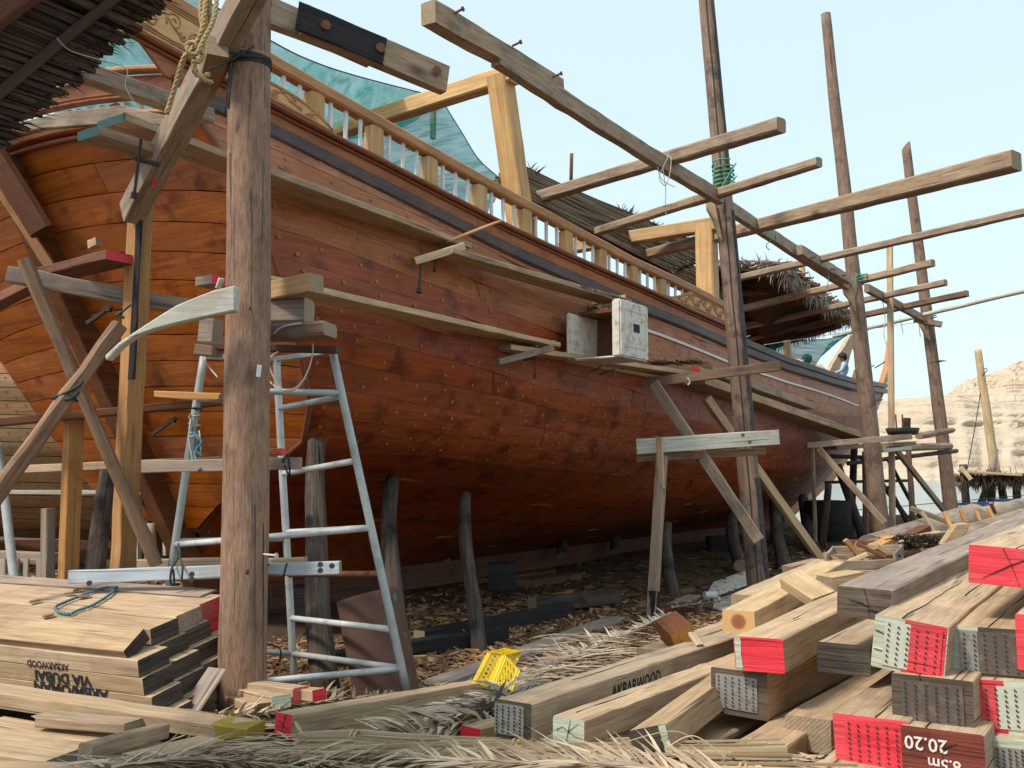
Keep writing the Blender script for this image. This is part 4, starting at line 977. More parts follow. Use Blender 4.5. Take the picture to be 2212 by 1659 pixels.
# low pallet and clutter beyond the left pile
pl = empty('pallet', at(52, 1262, 8.4)); tag(pl, 'broken grey pallet of upright slats at far left', 'pallet')
for (x, w_) in ((5, .08), (32, .10), (52, .10), (84, .09)): beam('slat', at(x, 1285, 8.3), at(x + 3, 1208, 8.35), w_, .025, MAT['timber_grey'], parent=pl)
beam('crossbar', at(-10, 1214, 8.4), at(92, 1214, 8.4), .03, .05, MAT['timber_grey'], parent=pl)
beam('low_timber', at(225, 1222, 8.6), at(480, 1216, 8.6), .12, .09, TB, MAT['redpaint'], label='low timber with a red end behind the pale blue board', cat='timber')
beam('low_timber', at(-40, 1200, 9.6), at(120, 1206, 9.4), .14, .10, W, label='dim timber on the ground at far left', cat='timber')
for i, (x, y, Y) in enumerate(((350, 1236, 8), (420, 1234, 8.1), (450, 1238, 8.0))): beam('wood_scrap', at(x, y, Y), at(x + 30, y - 6, Y + .2), .07, .04, W, label=('flat scrap under the left trestle leg', 'middle one of three scraps behind the pale blue board', 'scrap touching the front post behind the pale blue board')[i], cat='scrap')

# ================================================================== THE STEEL TRESTLE
tr = empty('steel_trestle', (-1.8, 7.3, 0)); tag(tr, 'four legged welded steel pipe trestle behind the front post', 'trestle')
gr = lambda x, y, Y: at(x, y, Y)
legR = (at(878, 1490, 7.0), at(718, 758, 7.15)); legM = (at(636, 1478, 8.0), at(597, 776, 7.7)); legL = (at(338, 1440, 7.6), at(440, 770, 7.5)); legF = (at(538, 1515, 6.72), at(548, 760, 6.95))
SG = MAT['steelgrey']; SWt = MAT['steelwhite']
for (a, b_), m in ((legR, SG), (legM, SWt), (legL, SG), (legF, SG)): pole('leg', a, b_, .030, .030, m, m, parent=tr, n=12, wob=.002, lump=.1)
def on(leg, f): return leg[1].lerp(leg[0], f)
for (l0, f0, l1, f1, m) in ((legR, .13, legF, .12, SG), (legR, .14, legM, .15, SG), (legL, .14, legF, .14, SG), (legR, .335, legM, .35, SWt), (legR, .535, legF, .55, SWt), (legR, .535, legM, .53, SWt), (legL, .61, legF, .55, SWt), (legL, .60, legM, .55, SG), (legR, .67, legM, .66, MAT['rust']), (legR, .83, legM, .795, SWt), (legR, .94, legM, .905, SG), (legR, .94, legF, .95, SWt), (legM, .905, legL, .93, SG)):
    pole('rung', on(l0, f0), on(l1, f1), .024, .024, m, m, parent=tr, n=10, wob=.002, lump=.1)
beam('top_plate', at(430, 748, 7.2), at(730, 756, 7.05), .10, .05, MAT['rustbrown'], MAT['rustbrown'], MAT['rustbrown'], parent=tr)
beam('top_angle', legR[1], legM[1], .04, .04, MAT['steelgrey'], parent=tr); beam('top_angle', legL[1], legM[1], .04, .04, MAT['steelgrey'], parent=tr)
# blocks stacked on it
beam('stacked_block', at(440, 715, 7.35), at(470, 716, 7.3), .12, .18, MAT['timber_grey'], label='grey block end left of the front post on the trestle', cat='block')
beam('stacked_block', at(432, 757, 7.2), at(470, 760, 7.15), .14, .08, WB, label='brown block end left of the front post above the trestle leg', cat='block')
beam('stacked_block', at(560, 722, 6.75), at(713, 712, 6.65), .26, .10, WB, label='brown block lying directly on the trestle plate', cat='block', bev=.02, skew1=.0)
beam('stacked_block', at(555, 678, 6.9), at(668, 674, 6.85), .22, .18, MAT['timber_grey'], label='cracked grey block in the middle of the trestle stack', cat='block', bev=.02, wob=.008)
beam('stacked_block', at(440, 612, 7.3), at(476, 606, 7.2), .16, .07, MAT['timber_grey'], None, MAT['redpaint'], label='tilted grey plank end with red tip left of the front post', cat='plank')
beam('stacked_block', at(545, 640, 6.95), at(683, 612, 6.6), .14, .13, MAT['yellowwood'], label='yellow squared block on top of the trestle stack', cat='block')
tube('loop_cord', [[at(600, 760, 7), at(578, 780, 6.9), at(580, 820, 6.85), at(610, 842, 6.8), at(640, 836, 6.8), at(662, 808, 6.8), at(674, 770, 6.85), at(676, 742, 6.85)], [at(577, 735, 6.8), at(574, 790, 6.8), at(578, 830, 6.8), at(580, 868, 6.8), at(576, 908, 6.8)], [at(583, 740, 6.8), at(582, 790, 6.8), at(606, 838, 6.8), at(636, 842, 6.8), at(660, 815, 6.8)], [at(590, 722, 6.6), at(610, 706, 6.55), at(650, 698, 6.5)]], .006, MAT['ropewhite'], label='pale cord looped below the trestle plate', cat='cord')
tube('side_cord', [[at(440, 768, 7.3), at(450, 790, 7.2), at(470, 815, 7.1)]], .005, MAT['ropewhite'], label='short pale cord between left trestle leg and front post', cat='cord')
tube('knotted_cord', [ring_pts(at(420, 905 + 20 * i, 7.5), Vector((0, 0, 1)), .04, 1.3, .03, ph=i, jit=.012) for i in range(3)] + [[at(412, 905, 7.4), at(408, 950, 7.4), at(415, 985, 7.4), at(416, 1012, 7.4)], [at(430, 930, 7.4), at(434, 960, 7.4), at(432, 985, 7.4)]], .006, MAT['ropewhite'], label='tangled pale cord knotted on the left trestle leg', cat='cord', res=2)
tube('faded_blue_rope', [[at(410, 895, 7.45), at(416, 930, 7.42), at(428, 950, 7.38), at(420, 980, 7.38), at(430, 1010, 6.7), at(428, 1016, 6.7)], [at(420, 940, 7.4), at(435, 955, 7.38), at(424, 972, 7.38), at(436, 985, 7.38)]], .010, MAT['ropeblue'], label='faded blue cord hanging with the pale tangle', cat='cord')
tube('dark_tie', [ring_pts(at(432, 863, 7.45), Vector((.1, 0, 1)).normalized(), .038, 2.2, .012), ring_pts(at(426, 884, 7.45), Vector((.1, 0, 1)).normalized(), .038, 1.2, .012)], .007, MAT['ropedark'], label='black tie binding the broken board to the left leg', cat='cord', res=2)
tube('dark_tie', [ring_pts(at(620, 1003, 7.2), Vector((0, 0, 1)), .06, 3.2, .012, jit=.02), [at(615, 1005, 6.6), at(626, 1030, 6.62), at(622, 980, 6.62), at(610, 1000, 6.6)], [at(578, 1030, 6.7), at(576, 1060, 6.7), at(574, 1075, 6.7)]], .008, MAT['ropedark'], label='dark rag knotted where the grey board meets the middle leg', cat='cord', res=2)
tube('dark_tie', [[at(385, 1175, 7.3), at(388, 1200, 6.9), at(372, 1225, 6.7), at(368, 1258, 6.7), at(376, 1262, 6.72), at(374, 1230, 6.7)], [at(388, 1200, 6.9), at(394, 1225, 6.7), at(392, 1258, 6.68)]], .008, MAT['ropedark'], label='black tie looping over the pale blue board at left', cat='cord')
tube('black_cable', [[at(582, 1218, 6.4), at(574, 1232, 6.4), at(584, 1300, 6.5), at(566, 1220 + 160, 6.6), at(604, 1150 + 250, 6.6), at(604, 1430, 6.7)], [at(620, 1216, 6.55), at(612, 1245, 6.55)]], .006, MAT['ropedark'], label='black cable hanging beside the middle trestle leg', cat='cable')
V = []; F = []; nb = at(572, 1094 + 0, 6.28); tube_into(V, F, [at(570, 1197, 6.28), at(596, 1200, 6.2)], .006, 6); tube_into(V, F, [at(596, 1200, 6.2), at(598, 1200, 6.195)], .016, 8)
nl = mkobj('large_nail', V, F, MAT['steelwhite']); tag(nl, 'big nail sticking out of the front post low down', 'nail')
V = []; F = []; box_into(V, F, Matrix.Translation(at(559, 801, 6.26)) @ Matrix.Rotation(.6, 4, 'Z') @ Matrix.Rotation(.1, 4, 'Y'), .03, .006, .08); tag(mkobj('paper_scrap', V, F, MAT['paperwhite']), 'white paper scrap pinned to the front post', 'paper')
V = []; F = []; box_into(V, F, frame(at(475, 612, 6.28), at(483, 590, 6.26)), .07, .04, .012); tag(mkobj('wood_chip', V, F, MAT['whitewood']), 'little pale chip wedged above the knee board on the front post', 'chip')

# yellow rope hanging from the sloping beam
def rope_twist(name, pts, r, mat, label, cat='rope', parent=None, turns_per_m=22):
    """three-strand laid rope"""
    P = crom(pts, 14); V = []; F = []; L = [0]
    for a, b_ in zip(P, P[1:]): L.append(L[-1] + (b_ - a).length)
    for k in range(3):
        Q = []; prev = Vector((1, .3, 0))
        # resample finely
        n = max(8, int(L[-1] / (r * 1.3))); j = 0
        for i in range(n + 1):
            d = L[-1] * i / n
            while j < len(L) - 2 and L[j + 1] < d: j += 1
            f = (d - L[j]) / max(1e-6, L[j + 1] - L[j]); p = P[j].lerp(P[j + 1], f); t = (P[j + 1] - P[j]).normalized()
            a = (prev - t * prev.dot(t)).normalized(); prev = a; b_ = t.cross(a); an = d * turns_per_m * 2 * math.pi * .45 + k * 2.094
            Q.append(p + (a * math.cos(an) + b_ * math.sin(an)) * r * .55)
        tube_into(V, F, Q, r * .6, 5)
    o0 = V[0].copy(); o = mkobj(name, [v - o0 for v in V], F, mat, M=Matrix.Translation(o0), smooth_=True, parent=parent)
    if label: tag(o, label, cat)
    return o
yr = rope_twist('yellow_rope', [at(446, -20, 5.85), at(438, 60, 5.8), at(415, 108, 5.8), at(402, 118, 5.78), at(392, 140, 5.8), at(380, 180, 5.82), at(368, 222, 5.85), at(360, 246, 5.86)], .017, MAT['ropetan'], 'knotted yellow rope hanging beside the front post')
for pts in ([at(470, -20, 5.85), at(462, 40, 5.8), at(438, 90, 5.76), at(424, 118, 5.75), at(408, 112, 5.74), at(404, 95, 5.75), at(420, 92, 5.75), at(428, 108, 5.76)], [at(430, 110, 5.76), at(440, 120, 5.78), at(428, 135, 5.76), at(418, 130, 5.76), at(424, 155, 5.78), at(440, 172, 5.8), at(458, 178, 5.86)], [at(436, -10, 5.9), at(434, 30, 5.85), at(440, 80, 5.82), at(436, 118, 5.8)], [at(420, 125, 5.78), at(418, 150, 5.8), at(430, 165, 5.84), at(452, 160, 5.9)], [at(455, -10, 5.9), at(452, 25, 5.85), at(456, 60, 5.86)]): rope_twist('rope_strand', pts, .015, MAT['ropetan'], None, parent=yr)

# ================================================================== SHORES UNDER THE HULL
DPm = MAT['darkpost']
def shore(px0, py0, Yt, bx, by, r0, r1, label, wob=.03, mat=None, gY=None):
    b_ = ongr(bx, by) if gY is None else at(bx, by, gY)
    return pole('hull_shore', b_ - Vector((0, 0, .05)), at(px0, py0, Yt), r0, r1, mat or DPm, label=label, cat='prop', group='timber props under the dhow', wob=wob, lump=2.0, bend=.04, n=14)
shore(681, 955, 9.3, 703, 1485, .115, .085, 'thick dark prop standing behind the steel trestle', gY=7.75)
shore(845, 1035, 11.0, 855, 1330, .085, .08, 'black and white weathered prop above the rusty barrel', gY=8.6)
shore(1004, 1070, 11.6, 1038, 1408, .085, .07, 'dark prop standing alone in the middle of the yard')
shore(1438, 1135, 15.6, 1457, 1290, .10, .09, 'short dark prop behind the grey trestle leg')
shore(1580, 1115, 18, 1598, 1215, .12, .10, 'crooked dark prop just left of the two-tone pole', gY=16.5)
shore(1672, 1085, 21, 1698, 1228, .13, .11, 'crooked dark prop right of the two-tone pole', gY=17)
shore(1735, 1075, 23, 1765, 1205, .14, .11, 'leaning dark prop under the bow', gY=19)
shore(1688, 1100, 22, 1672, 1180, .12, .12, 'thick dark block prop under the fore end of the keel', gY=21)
for i, (x, y, Y, w_) in enumerate(((1555, 1178, 20, 1.0), (1080, 1245, 13.2, .9), (660, 1300, 11.2, .5))):
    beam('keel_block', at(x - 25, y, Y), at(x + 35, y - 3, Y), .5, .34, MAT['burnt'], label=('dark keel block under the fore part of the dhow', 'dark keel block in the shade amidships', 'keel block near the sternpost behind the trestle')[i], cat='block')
# the port-side props, dim beyond the keel
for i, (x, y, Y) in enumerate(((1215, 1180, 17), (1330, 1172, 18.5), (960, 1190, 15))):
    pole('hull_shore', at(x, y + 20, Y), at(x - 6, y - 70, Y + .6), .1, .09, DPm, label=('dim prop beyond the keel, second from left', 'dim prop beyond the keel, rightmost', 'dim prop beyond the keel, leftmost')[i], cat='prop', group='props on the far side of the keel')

# ================================================================== RUSTY BARREL, CRATE, YARD CLUTTER
def lathe(name, prof, n, mat, M, parent=None, smooth_=True):
    V = []; F = []; m = len(prof)
    for (r, z) in prof:
        for k in range(n): a = 2 * math.pi * k / n; V.append((r * math.cos(a), r * math.sin(a), z))
    for i in range(m - 1):
        for k in range(n): a = i * n + k; b_ = i * n + (k + 1) % n; F.append((a, b_, b_ + n, a + n))
    F.append(tuple(range(n - 1, -1, -1)))
    return mkobj(name, V, F, mat, M=M, parent=parent, smooth_=smooth_)
bc = [at(728, 1300, 7.75), at(866, 1264, 8.0), at(908, 1498, 7.65), at(768, 1518, 7.45)]
V = []; F = []; nb_, mb_ = 16, 24
for sd in (0, 1):
    for i in range(mb_ + 1):
        for j in range(nb_ + 1):
            a_, c_ = j / nb_, i / mb_
            p = bc[0].lerp(bc[1], a_).lerp(bc[3].lerp(bc[2], a_), c_); rib = sum(math.exp(-((c_ - q) / .018) ** 2) for q in (.36, .66, .02)) * .012
            p += Vector((-.25, -.95, .1)) * (.13 * math.sin(math.pi * a_) + rib + .006 * nz(a_ * 4, c_ * 5) + .012 * sd); V.append(p)
K = (mb_ + 1) * (nb_ + 1)
for sd in (0, 1):
    for i in range(mb_):
        for j in range(nb_): a_ = sd * K + i * (nb_ + 1) + j; F.append((a_, a_ + 1, a_ + nb_ + 2, a_ + nb_ + 1))
for i in range(mb_):
    for j in (0, nb_): a_ = i * (nb_ + 1) + j; F.append((a_, a_ + nb_ + 1, a_ + nb_ + 1 + K, a_ + K))
for j in range(nb_):
    for i in (0, mb_): a_ = i * (nb_ + 1) + j; F.append((a_, a_ + 1, a_ + 1 + K, a_ + K))
o0 = bc[3].copy(); brl = mkobj('rusty_drum_sheet', [v - o0 for v in V], F, MAT['rustbrown'], M=Matrix.Translation(o0), smooth_=True)
tag(brl, 'rusty brown ribbed sheet of an old drum leaning behind the trestle', 'steel sheet')
for (x, y, w_, h_) in ((853, 1290, 10, 34), (876, 1372, 6, 26), (884, 1400, 4, 14)):
    V = []; F = []
    for i in range(9): 
        a = i / 9 * 6.283; V.append(at(x + w_ / 2 * math.cos(a) * (.6 + .9 * abs(nz(i, x))), y + h_ / 2 * math.sin(a) * (.6 + .9 * abs(nz(i, y))), {853: 7.84, 876: 7.70, 884: 7.66}[x]))
    F.append(tuple(range(9))); mkobj('paint_fleck', V, F, MAT['greenpaint'], parent=brl)
# yellow plastic crate lying tilted in the fronds
cr = empty('yellow_crate', ongr(1050, 1478) + Vector((0, 0, 0))); tag(cr, 'yellow plastic lattice crate tipped over in the palm fronds', 'crate')
def crate_panel(name, p0, p1, p2, nx, ny, r):
    """lattice panel spanned from p0 by edges to p1 and p2"""
    V = []; F = []; e1 = p1 - p0; e2 = p2 - p0
    P = lambda a, b_: p0 + e1 * a + e2 * b_
    for (a, b_) in (((0, 0), (1, 0)), ((1, 0), (1, 1)), ((1, 1), (0, 1)), ((0, 1), (0, 0)), ((0, .12), (1, .12)), ((0, .88), (1, .88))): tube_into(V, F, [P(*a), P(*b_)], r * 1.6, 4)
    for i in range(nx):
        a0 = i / nx; a1 = (i + 1) / nx
        tube_into(V, F, [P(a0, .12), P(a0, .88)], r, 4)
        for j in range(ny):
            b0 = .12 + .76 * j / ny; b1 = .12 + .76 * (j + 1) / ny
            tube_into(V, F, [P(a0, b0), P(a1, b1)], r * .8, 4); tube_into(V, F, [P(a0, b1), P(a1, b0)], r * .8, 4)
    return mkobj(name, V, F, MAT['yellowplastic'], parent=cr)
c0 = at(1054, 1411, 6.7); cL = at(1020, 1476, 6.55); cR = at(1122, 1450, 6.65); back = Vector((.12, .26, -.02))
crate_panel('side_panel', c0, cL, c0 + Vector((.11, .02, -.02)), 7, 2, .006)
crate_panel('base_panel', c0 + Vector((.11, .02, -.02)), cL + Vector((.13, 0, -.02)), cR, 5, 4, .006)
crate_panel('side_panel', c0, c0 + Vector((.11, .02, -.02)), c0 + back, 2, 5, .006)
crate_panel('side_panel', c0 + back, cL + back, c0 + back + Vector((.11, .02, -.02)), 7, 2, .006)
# ground timbers in the mid yard
def gbeam(name, x0, y0, x1, y1, w, h, mat, label, cat='timber', lift=0.0, **kw):
    a = ongr(x0, y0); b_ = ongr(x1, y1); a.z += h / 2 + lift; b_.z += h / 2 + lift
    return beam(name, a, b_, w, h, mat, label=label, cat=cat, **kw)
gbeam('grey_plank', 930, 1492, 1330, 1342, .22, .06, MAT['timber_grey'], 'long grey plank lying across the wood chips', 'plank')
gbeam('burnt_beam', 905, 1395, 1230, 1330, .16, .16, MAT['burnt'], 'charred black beam on the ground left of the grey blocks', 'beam')
gbeam('burnt_beam', 1150, 1330, 1335, 1310, .18, .18, MAT['darkpost'], 'half burnt grey beam resting on the charred one', 'beam', lift=.05)
gbeam('grey_plank', 1420, 1330, 1500, 1292, .2, .05, MAT['timber_grey'], 'short grey plank behind the foot of the grey leg', 'plank')
gbeam('brown_block', 1420, 1330, 1492, 1318, .22, .12, MAT['brownplank'], 'low brown block right of the grey leg foot', 'block', lift=-.02)
gbeam('dark_slab', 1125, 1268, 1240, 1252, .35, .12, MAT['brownplank'], 'dark slab on the ground under the keel', 'slab')
gbeam('scrap_board', 1030, 1260, 1190, 1240, .25, .08, MAT['brownplank'], 'dim board lying in the shade near the keel', 'board')
gbeam('round_log', 700, 1445, 1090, 1385, .15, .15, MAT['burnt'], 'dark log lying behind the barrel and trestle', 'log')
for i, (x, y, s) in enumerate(((1165, 1415, .16), (1100, 1440, .13), (1250, 1385, .12), (1195, 1290, .12))):
    gbeam('wood_scrap', x, y, x + 40, y - 10, s, .04, MAT['orangewood'] if i % 2 else PALE, ('pale scrap left of the grey plank', 'orange scrap beside the yellow crate', 'small pale scrap above the grey plank', 'bright scrap on the half burnt beam')[i], 'scrap')
# paint-splashed white sheets and a paper roll
for i, pts in enumerate((((1540, 1262), (1612, 1235), (1625, 1262), (1560, 1285), (1520, 1300)), ((1545, 1300), (1625, 1275), (1622, 1310), (1575, 1325), (1540, 1318)))):
    V = []
    for (x, y) in pts: p = ongr(x, y); p.z += .03 + .02 * nz(x, y); V.append(p)
    n = len(V); V2 = [v - Vector((0, 0, .02)) for v in V]; F = [tuple(range(n)), tuple(range(2 * n - 1, n - 1, -1))] + [(k, (k + 1) % n, n + (k + 1) % n, n + k) for k in range(n)]
    tag(mkobj('white_sheet', V + V2, F, MAT['foam']), ('whitish board with crumbs lying left of the two-tone pole foot', 'smaller splashed board in front of the whitish board')[i], 'board')
pa = ongr(1522, 1300); pole('paper_roll', pa + Vector((0, 0, .09)), pa + Vector((.17, .05, .09)), .05, .05, MAT['paperwhite'], MAT['paperwhite'], label='white paper roll beside the whitish board', cat='roll', lump=0, wob=0)

# ================================================================== TIMBER STACK, RIGHT FOREGROUND
TG = MAT['timber_grey']
def timber(name, near, far, w, h, label, mat=None, end=None, roll=0, group='squared timbers in the right-hand stack', **kw):
    return beam(name, near, far, w, h, mat or TB, end or MAT['endgrain'], label=label, cat='timber', roll=roll, group=group, wob=.0028, bev=.0055, seg=kw.pop('seg', 20), **kw)
STK = Vector((.565, .825, .0)).normalized()
def tnear(cx_, cy_, Y, L, w, h, label, dz=0.0, ang=0.0, **kw):
    p = at(cx_, cy_, Y); d = Matrix.Rotation(ang, 3, 'Z') @ STK; d = Vector((d.x, d.y, dz)).normalized()
    return timber('squared_timber', p, p + d * L, w, h, label, **kw)
def end_plate(o, w, h, mat='platemetal', oy=0.0, oz=0.0, rows=8, cols=6, slot='slotdark', cover=None):
    """pressed anti-split plate with punched teeth, on the near end of a timber"""
    V = []; F = []; box_into(V, F, Matrix.Translation((-.0035, oy, oz)), .005, w, h)
    pl_ = mkobj('end_plate', V, F, MAT[mat], parent=o, local=True)
    if cover:
        V = []; F = []; box_into(V, F, Matrix.Translation((-.0045, oy + cover[1], oz)), .006, w * cover[2], h); mkobj('painted_half', V, F, MAT[cover[0]], parent=pl_, local=True)
    V = []; F = []
    for i in range(cols):
        for j in range(rows):
            y = oy + (i + .5) / cols * w - w / 2; z = oz + (j + .5 + (.25 if i % 2 else 0)) / (rows + .5) * h - h / 2
            M = Matrix.Translation((-.0085, y + .002 * nz(i * 3, j), z)) @ Matrix.Rotation(.35 + .3 * nz(i, j * 2), 4, 'X')
            box_into(V, F, M, .002, .009, .004)
            box_into(V, F, M @ Matrix.Translation((-.001, .004, .003)), .003, .003, .006)
    mkobj('tooth_slots', V, F, MAT[slot], parent=pl_, local=True)['kind'] = 'stuff'
def end_crack(o, pts_list, x=-.003, r=.0022):
    V = []; F = []
    for pts in pts_list: tube_into(V, F, [Vector((x, y, z)) for y, z in pts], r, 4, r * .4)
    mkobj('end_crack', V, F, MAT['ink'], parent=o, local=True)['kind'] = 'stuff'
def half_paint(o, w, h, mat, y0, y1, x=-.0022):
    V = []; F = []; n = 9
    for j in range(n + 1):
        z = -h / 2 + h * j / n * .985 + h * .008; V.append((x, y0 + (.006 * nz(j * 1.3, w) if abs(y0) < w * .4 else .004), z)); V.append((x, y1 + (.006 * nz(j * 1.3, w + 2) if abs(y1) < w * .4 else -.004), z))
    for j in range(n): F.append((j * 2, j * 2 + 2, j * 2 + 3, j * 2 + 1))
    mkobj('paint_patch', V, F, MAT[mat], parent=o, local=True)
# local +Y of a timber points to the LEFT of the picture, +Z up
a1 = tnear(1963, 1398, 3.62, 6, .255, .20, 'stack timber with half green-white half red plated end, upper row', end=MAT['greenwhite'], roll=.12, ang=.02)
half_paint(a1, .255, .20, 'redpaint', -.128, .02); end_plate(a1, .20, .165, 'plategreen', -.012, cover=('redpaint', -.045, .55)); end_crack(a1, [[(.12, .04), (.06, .02)], [(.12, -.03), (.07, -.035)]])
a2 = tnear(2135, 1410, 3.62, 6, .285, .185, 'stack timber with metal plate and dark right side, upper row', end=MAT['greenwhite'], roll=-.02)
half_paint(a2, .285, .185, 'blackpaint', -.143, .03); end_plate(a2, .21, .15, 'platemetal', -.01, cover=('plateblack', -.03, .70))
a3 = tnear(2262, 1392, 3.5, 6, .2, .2, 'red-ended stack timber cut by the right picture edge', end=MAT['redpaint'])
b1 = tnear(2014, 1518, 3.55, 6, .275, .185, 'stack timber with dark brown plated end, second row', end=MAT['darkbrownend'], roll=-.01)
end_plate(b1, .21, .14, 'plateblack', -.0); end_crack(b1, [[(.0, -.09), (.005, -.06)], [(.04, .09), (.035, .07)]])
b2 = tnear(2166, 1528, 3.55, 6, .24, .19, 'stack timber with red left and pale right plated end, second row', end=MAT['greenwhite'], roll=-.05)
half_paint(b2, .24, .19, 'redpaint', -.01, .12); end_plate(b2, .19, .15, 'plategreen', -.0, cover=('redpaint', .055, .42))
c1 = tnear(1882, 1606, 3.6, 6, .27, .19, 'stack timber with all red plated end, third row', end=MAT['redpaint'], roll=-.03)
end_plate(c1, .20, .15, 'redpaint', -.01); end_crack(c1, [[(0, -.09), (.003, -.05)]])
c2 = tnear(2036, 1640, 3.45, 6, .27, .20, 'stack timber with brownish red end chalked with numbers', end=MAT['redbrown'], roll=-.01)
end_crack(c2, [[(-.02, .045), (.0, .02), (-.01, -.02), (.01, -.06)], [(-.02, .045), (.03, .03)], [(-.02, .045), (-.05, .06)]])
c3 = tnear(2178, 1652, 3.5, 6, .24, .19, 'pale stack timber with rusty plate, lowest at the right edge', end=MAT['greenwhite'], roll=-.04)
end_plate(c3, .12, .12, 'platemetal', -.02); half_paint(c3, .24, .19, 'redpaint', -.12, -.09)
d1 = tnear(1845, 1735, 3.5, 6, .28, .2, 'bottom stack timber below the red one, mostly out of view', end=MAT['endgrain'])
d2 = tnear(2050, 1745, 3.4, 6, .28, .2, 'bottom stack timber below the chalked one, out of view', end=MAT['endgrain'])
# top lying grey timber
g1 = tnear(1866, 1303, 3.95, 7, .215, .125, 'long grey timber lying on top of the stack, nearest its crest', mat=TG, end=MAT['darkbrownend'], ang=-.0, dz=.012, roll=.03)
end_crack(g1, [[(-.0, .06), (-.012, .02), (-.02, -.01), (-.02, -.05)], [(-.02, -.01), (.03, .002)], [(-.02, -.02), (-.06, -.03)], [(-.0, .0), (.06, .01)]])
r1 = tnear(2185, 1226, 3.7, 5, .30, .145, 'red-ended timber at the right edge above the stack', end=MAT['redpaint'], roll=.05)
end_crack(r1, [[(.03, .07), (-.0, .01), (-.03, -.07)], [(0, .01), (.1, -.05)], [(0, .01), (-.08, .05)]], r=.0025)
e1 = tnear(1639, 1414, 4.32, 7, .225, .148, 'long timber with bright red end left of the stack', end=MAT['redpaint'], dz=.03, ang=-.02, roll=-.05)
half_paint(e1, .225, .148, 'greenwhite', .08, .1125)
e2 = tnear(1822, 1424, 4.1, 3.2, .215, .125, 'short dark-ended timber between red one and the stack', end=MAT['blackpaint'], dz=.0, ang=.0)
e3 = tnear(1596, 1497, 4.45, 5, .27, .205, 'timber with plated dark end under the bright red one', end=MAT['darkbrownend'], ang=-.06)
end_plate(e3, .20, .15, 'platemetal', .01)
e4 = tnear(1406, 1602, 3.95, 4.2, .17, .11, 'timber with sawn grey end pushed under the stack', end=MAT['blackpaint'], ang=.10, dz=.02, roll=-.3)
half_paint(e4, .17, .11, 'greenwhite', -.085, -.05)
e5 = timber('squared_timber', at(1228, 1580, 4.2), at(1650, 1420, 6.2), .155, .115, 'timber with cracked green-white end left of the plated one', end=MAT['greenwhite'])
end_crack(e5, [[(.06, -.0), (.03, .015), (0, 0), (-.03, -.015), (-.07, -.02)], [(0, 0), (-.01, .05)], [(0, 0), (.01, -.05)], [(0, 0), (-.05, .04)]], r=.0017)
e6 = timber('squared_timber', at(1109, 1556, 4.35), at(1720, 1345, 8.2), .185, .165, 'long timber lettered on its side with plated end, nearest the fronds', end=MAT['blackpaint'])
end_plate(e6, .15, .13, 'platemetal', .02, rows=8, cols=5, slot='ink')
e7 = timber('squared_timber', at(1016, 1590, 4.7), at(1300, 1520, 5.7), .12, .085, 'small red-ended timber tucked beside the lettered one', end=MAT['redpaint'])
timber('squared_timber', at(1010, 1625, 4.6), at(1200, 1575, 5.3), .10, .05, 'thin red-tipped plank under the small red-ended timber', end=MAT['redpaint'])
for i, (x, y, Y, L) in enumerate(((1480, 1640, 4.3, 4.5), (1640, 1650, 4.0, 4.5), (1560, 1585, 4.9, 4.5), (1745, 1585, 4.2, 4.2))):
    tnear(x, y, Y, L, .2, .14, ('brown timber in the gap below the plated dark-ended one', 'brown timber deep in the gap left of the red plated one', 'shaded timber behind the gap in the stack', 'shaded timber right beside the red plated one')[i], mat=TB, ang=.04 * (i % 3 - 1))
f1 = timber('narrow_timber', at(612, 1566, 5.1), at(1085, 1480, 6.9), .12, .115, 'narrow timber with cracked bright red end lying in the fronds', end=MAT['redpaint'], group='loose timbers in the yard')
end_crack(f1, [[(-.01, .05), (0, 0), (.01, -.05)], [(0, 0), (.04, .02)], [(0, 0), (-.035, -.02)]])
def top_split(o, w, h, y, x0, x1, seed, r=.004):
    V = []; F = []; P = [Vector((lerp(x0, x1, i / 14), y + .010 * nz(i * .4, seed) + .004 * nz(i * 2.1, seed + 3), h / 2 + .0005)) for i in range(15)]
    tube_into(V, F, P, r * .7, 4, r * .2); mkobj('top_split', V, F, MAT['ink'], parent=o, local=True)['kind'] = 'stuff'
for k, (o_, w_, h_, y_, x0_, x1_) in enumerate(((a1, .255, .2, .03, 0, 1.6), (a1, .255, .2, -.05, .9, 2.6), (a2, .285, .185, -.0, 0, 2.2), (c1, .27, .19, -.02, .0, .9), (b1, .275, .185, .04, 0, .5), (e1, .225, .148, .02, .5, 2.2), (e5, .155, .115, .02, .1, .9), (g1, .215, .125, .0, 1.5, 3), (e3, .27, .205, .05, .2, 1.4), (e6, .185, .165, .03, .6, 2.0), (c2, .27, .2, .05, 0, .7), (r1, .3, .145, -.02, 0, 1.5))): top_split(o_, w_, h_, y_, x0_, x1_, k * 3.3)
# log with heart, slab pieces
lg2 = timber('heart_log', at(1595, 1343, 6.0), at(1800, 1228, 9.0), .20, .13, 'orange-ended log showing a round dark heart', mat=PALE, end=MAT['heartwood'], group='loose timbers in the yard', )
beam('cut_block', at(1445, 1352, 6.55), at(1480, 1383, 6.3), .16, .16, MAT['brownplank'], MAT['orangewood'], MAT['orangewood'], label='orange brown cut block tipped on the fronds', cat='block', roll=.4)
beam('wood_sliver', at(1494, 1369, 6.2), at(1512, 1396, 6.1), .05, .03, PALE, label='pale curved sliver beside the tipped block', cat='scrap')
timber('plank_length', at(1400, 1412, 6.3), at(1600, 1345, 8.0), .16, .06, 'pale plank running under the heart log', mat=PALE, group='loose timbers in the yard')
beam('short_board', at(1710, 1252, 6.6), at(1783, 1298, 6.2), .17, .085, MAT['palewood'], label='short board lying slanted over the pale timbers', cat='board', roll=.3)
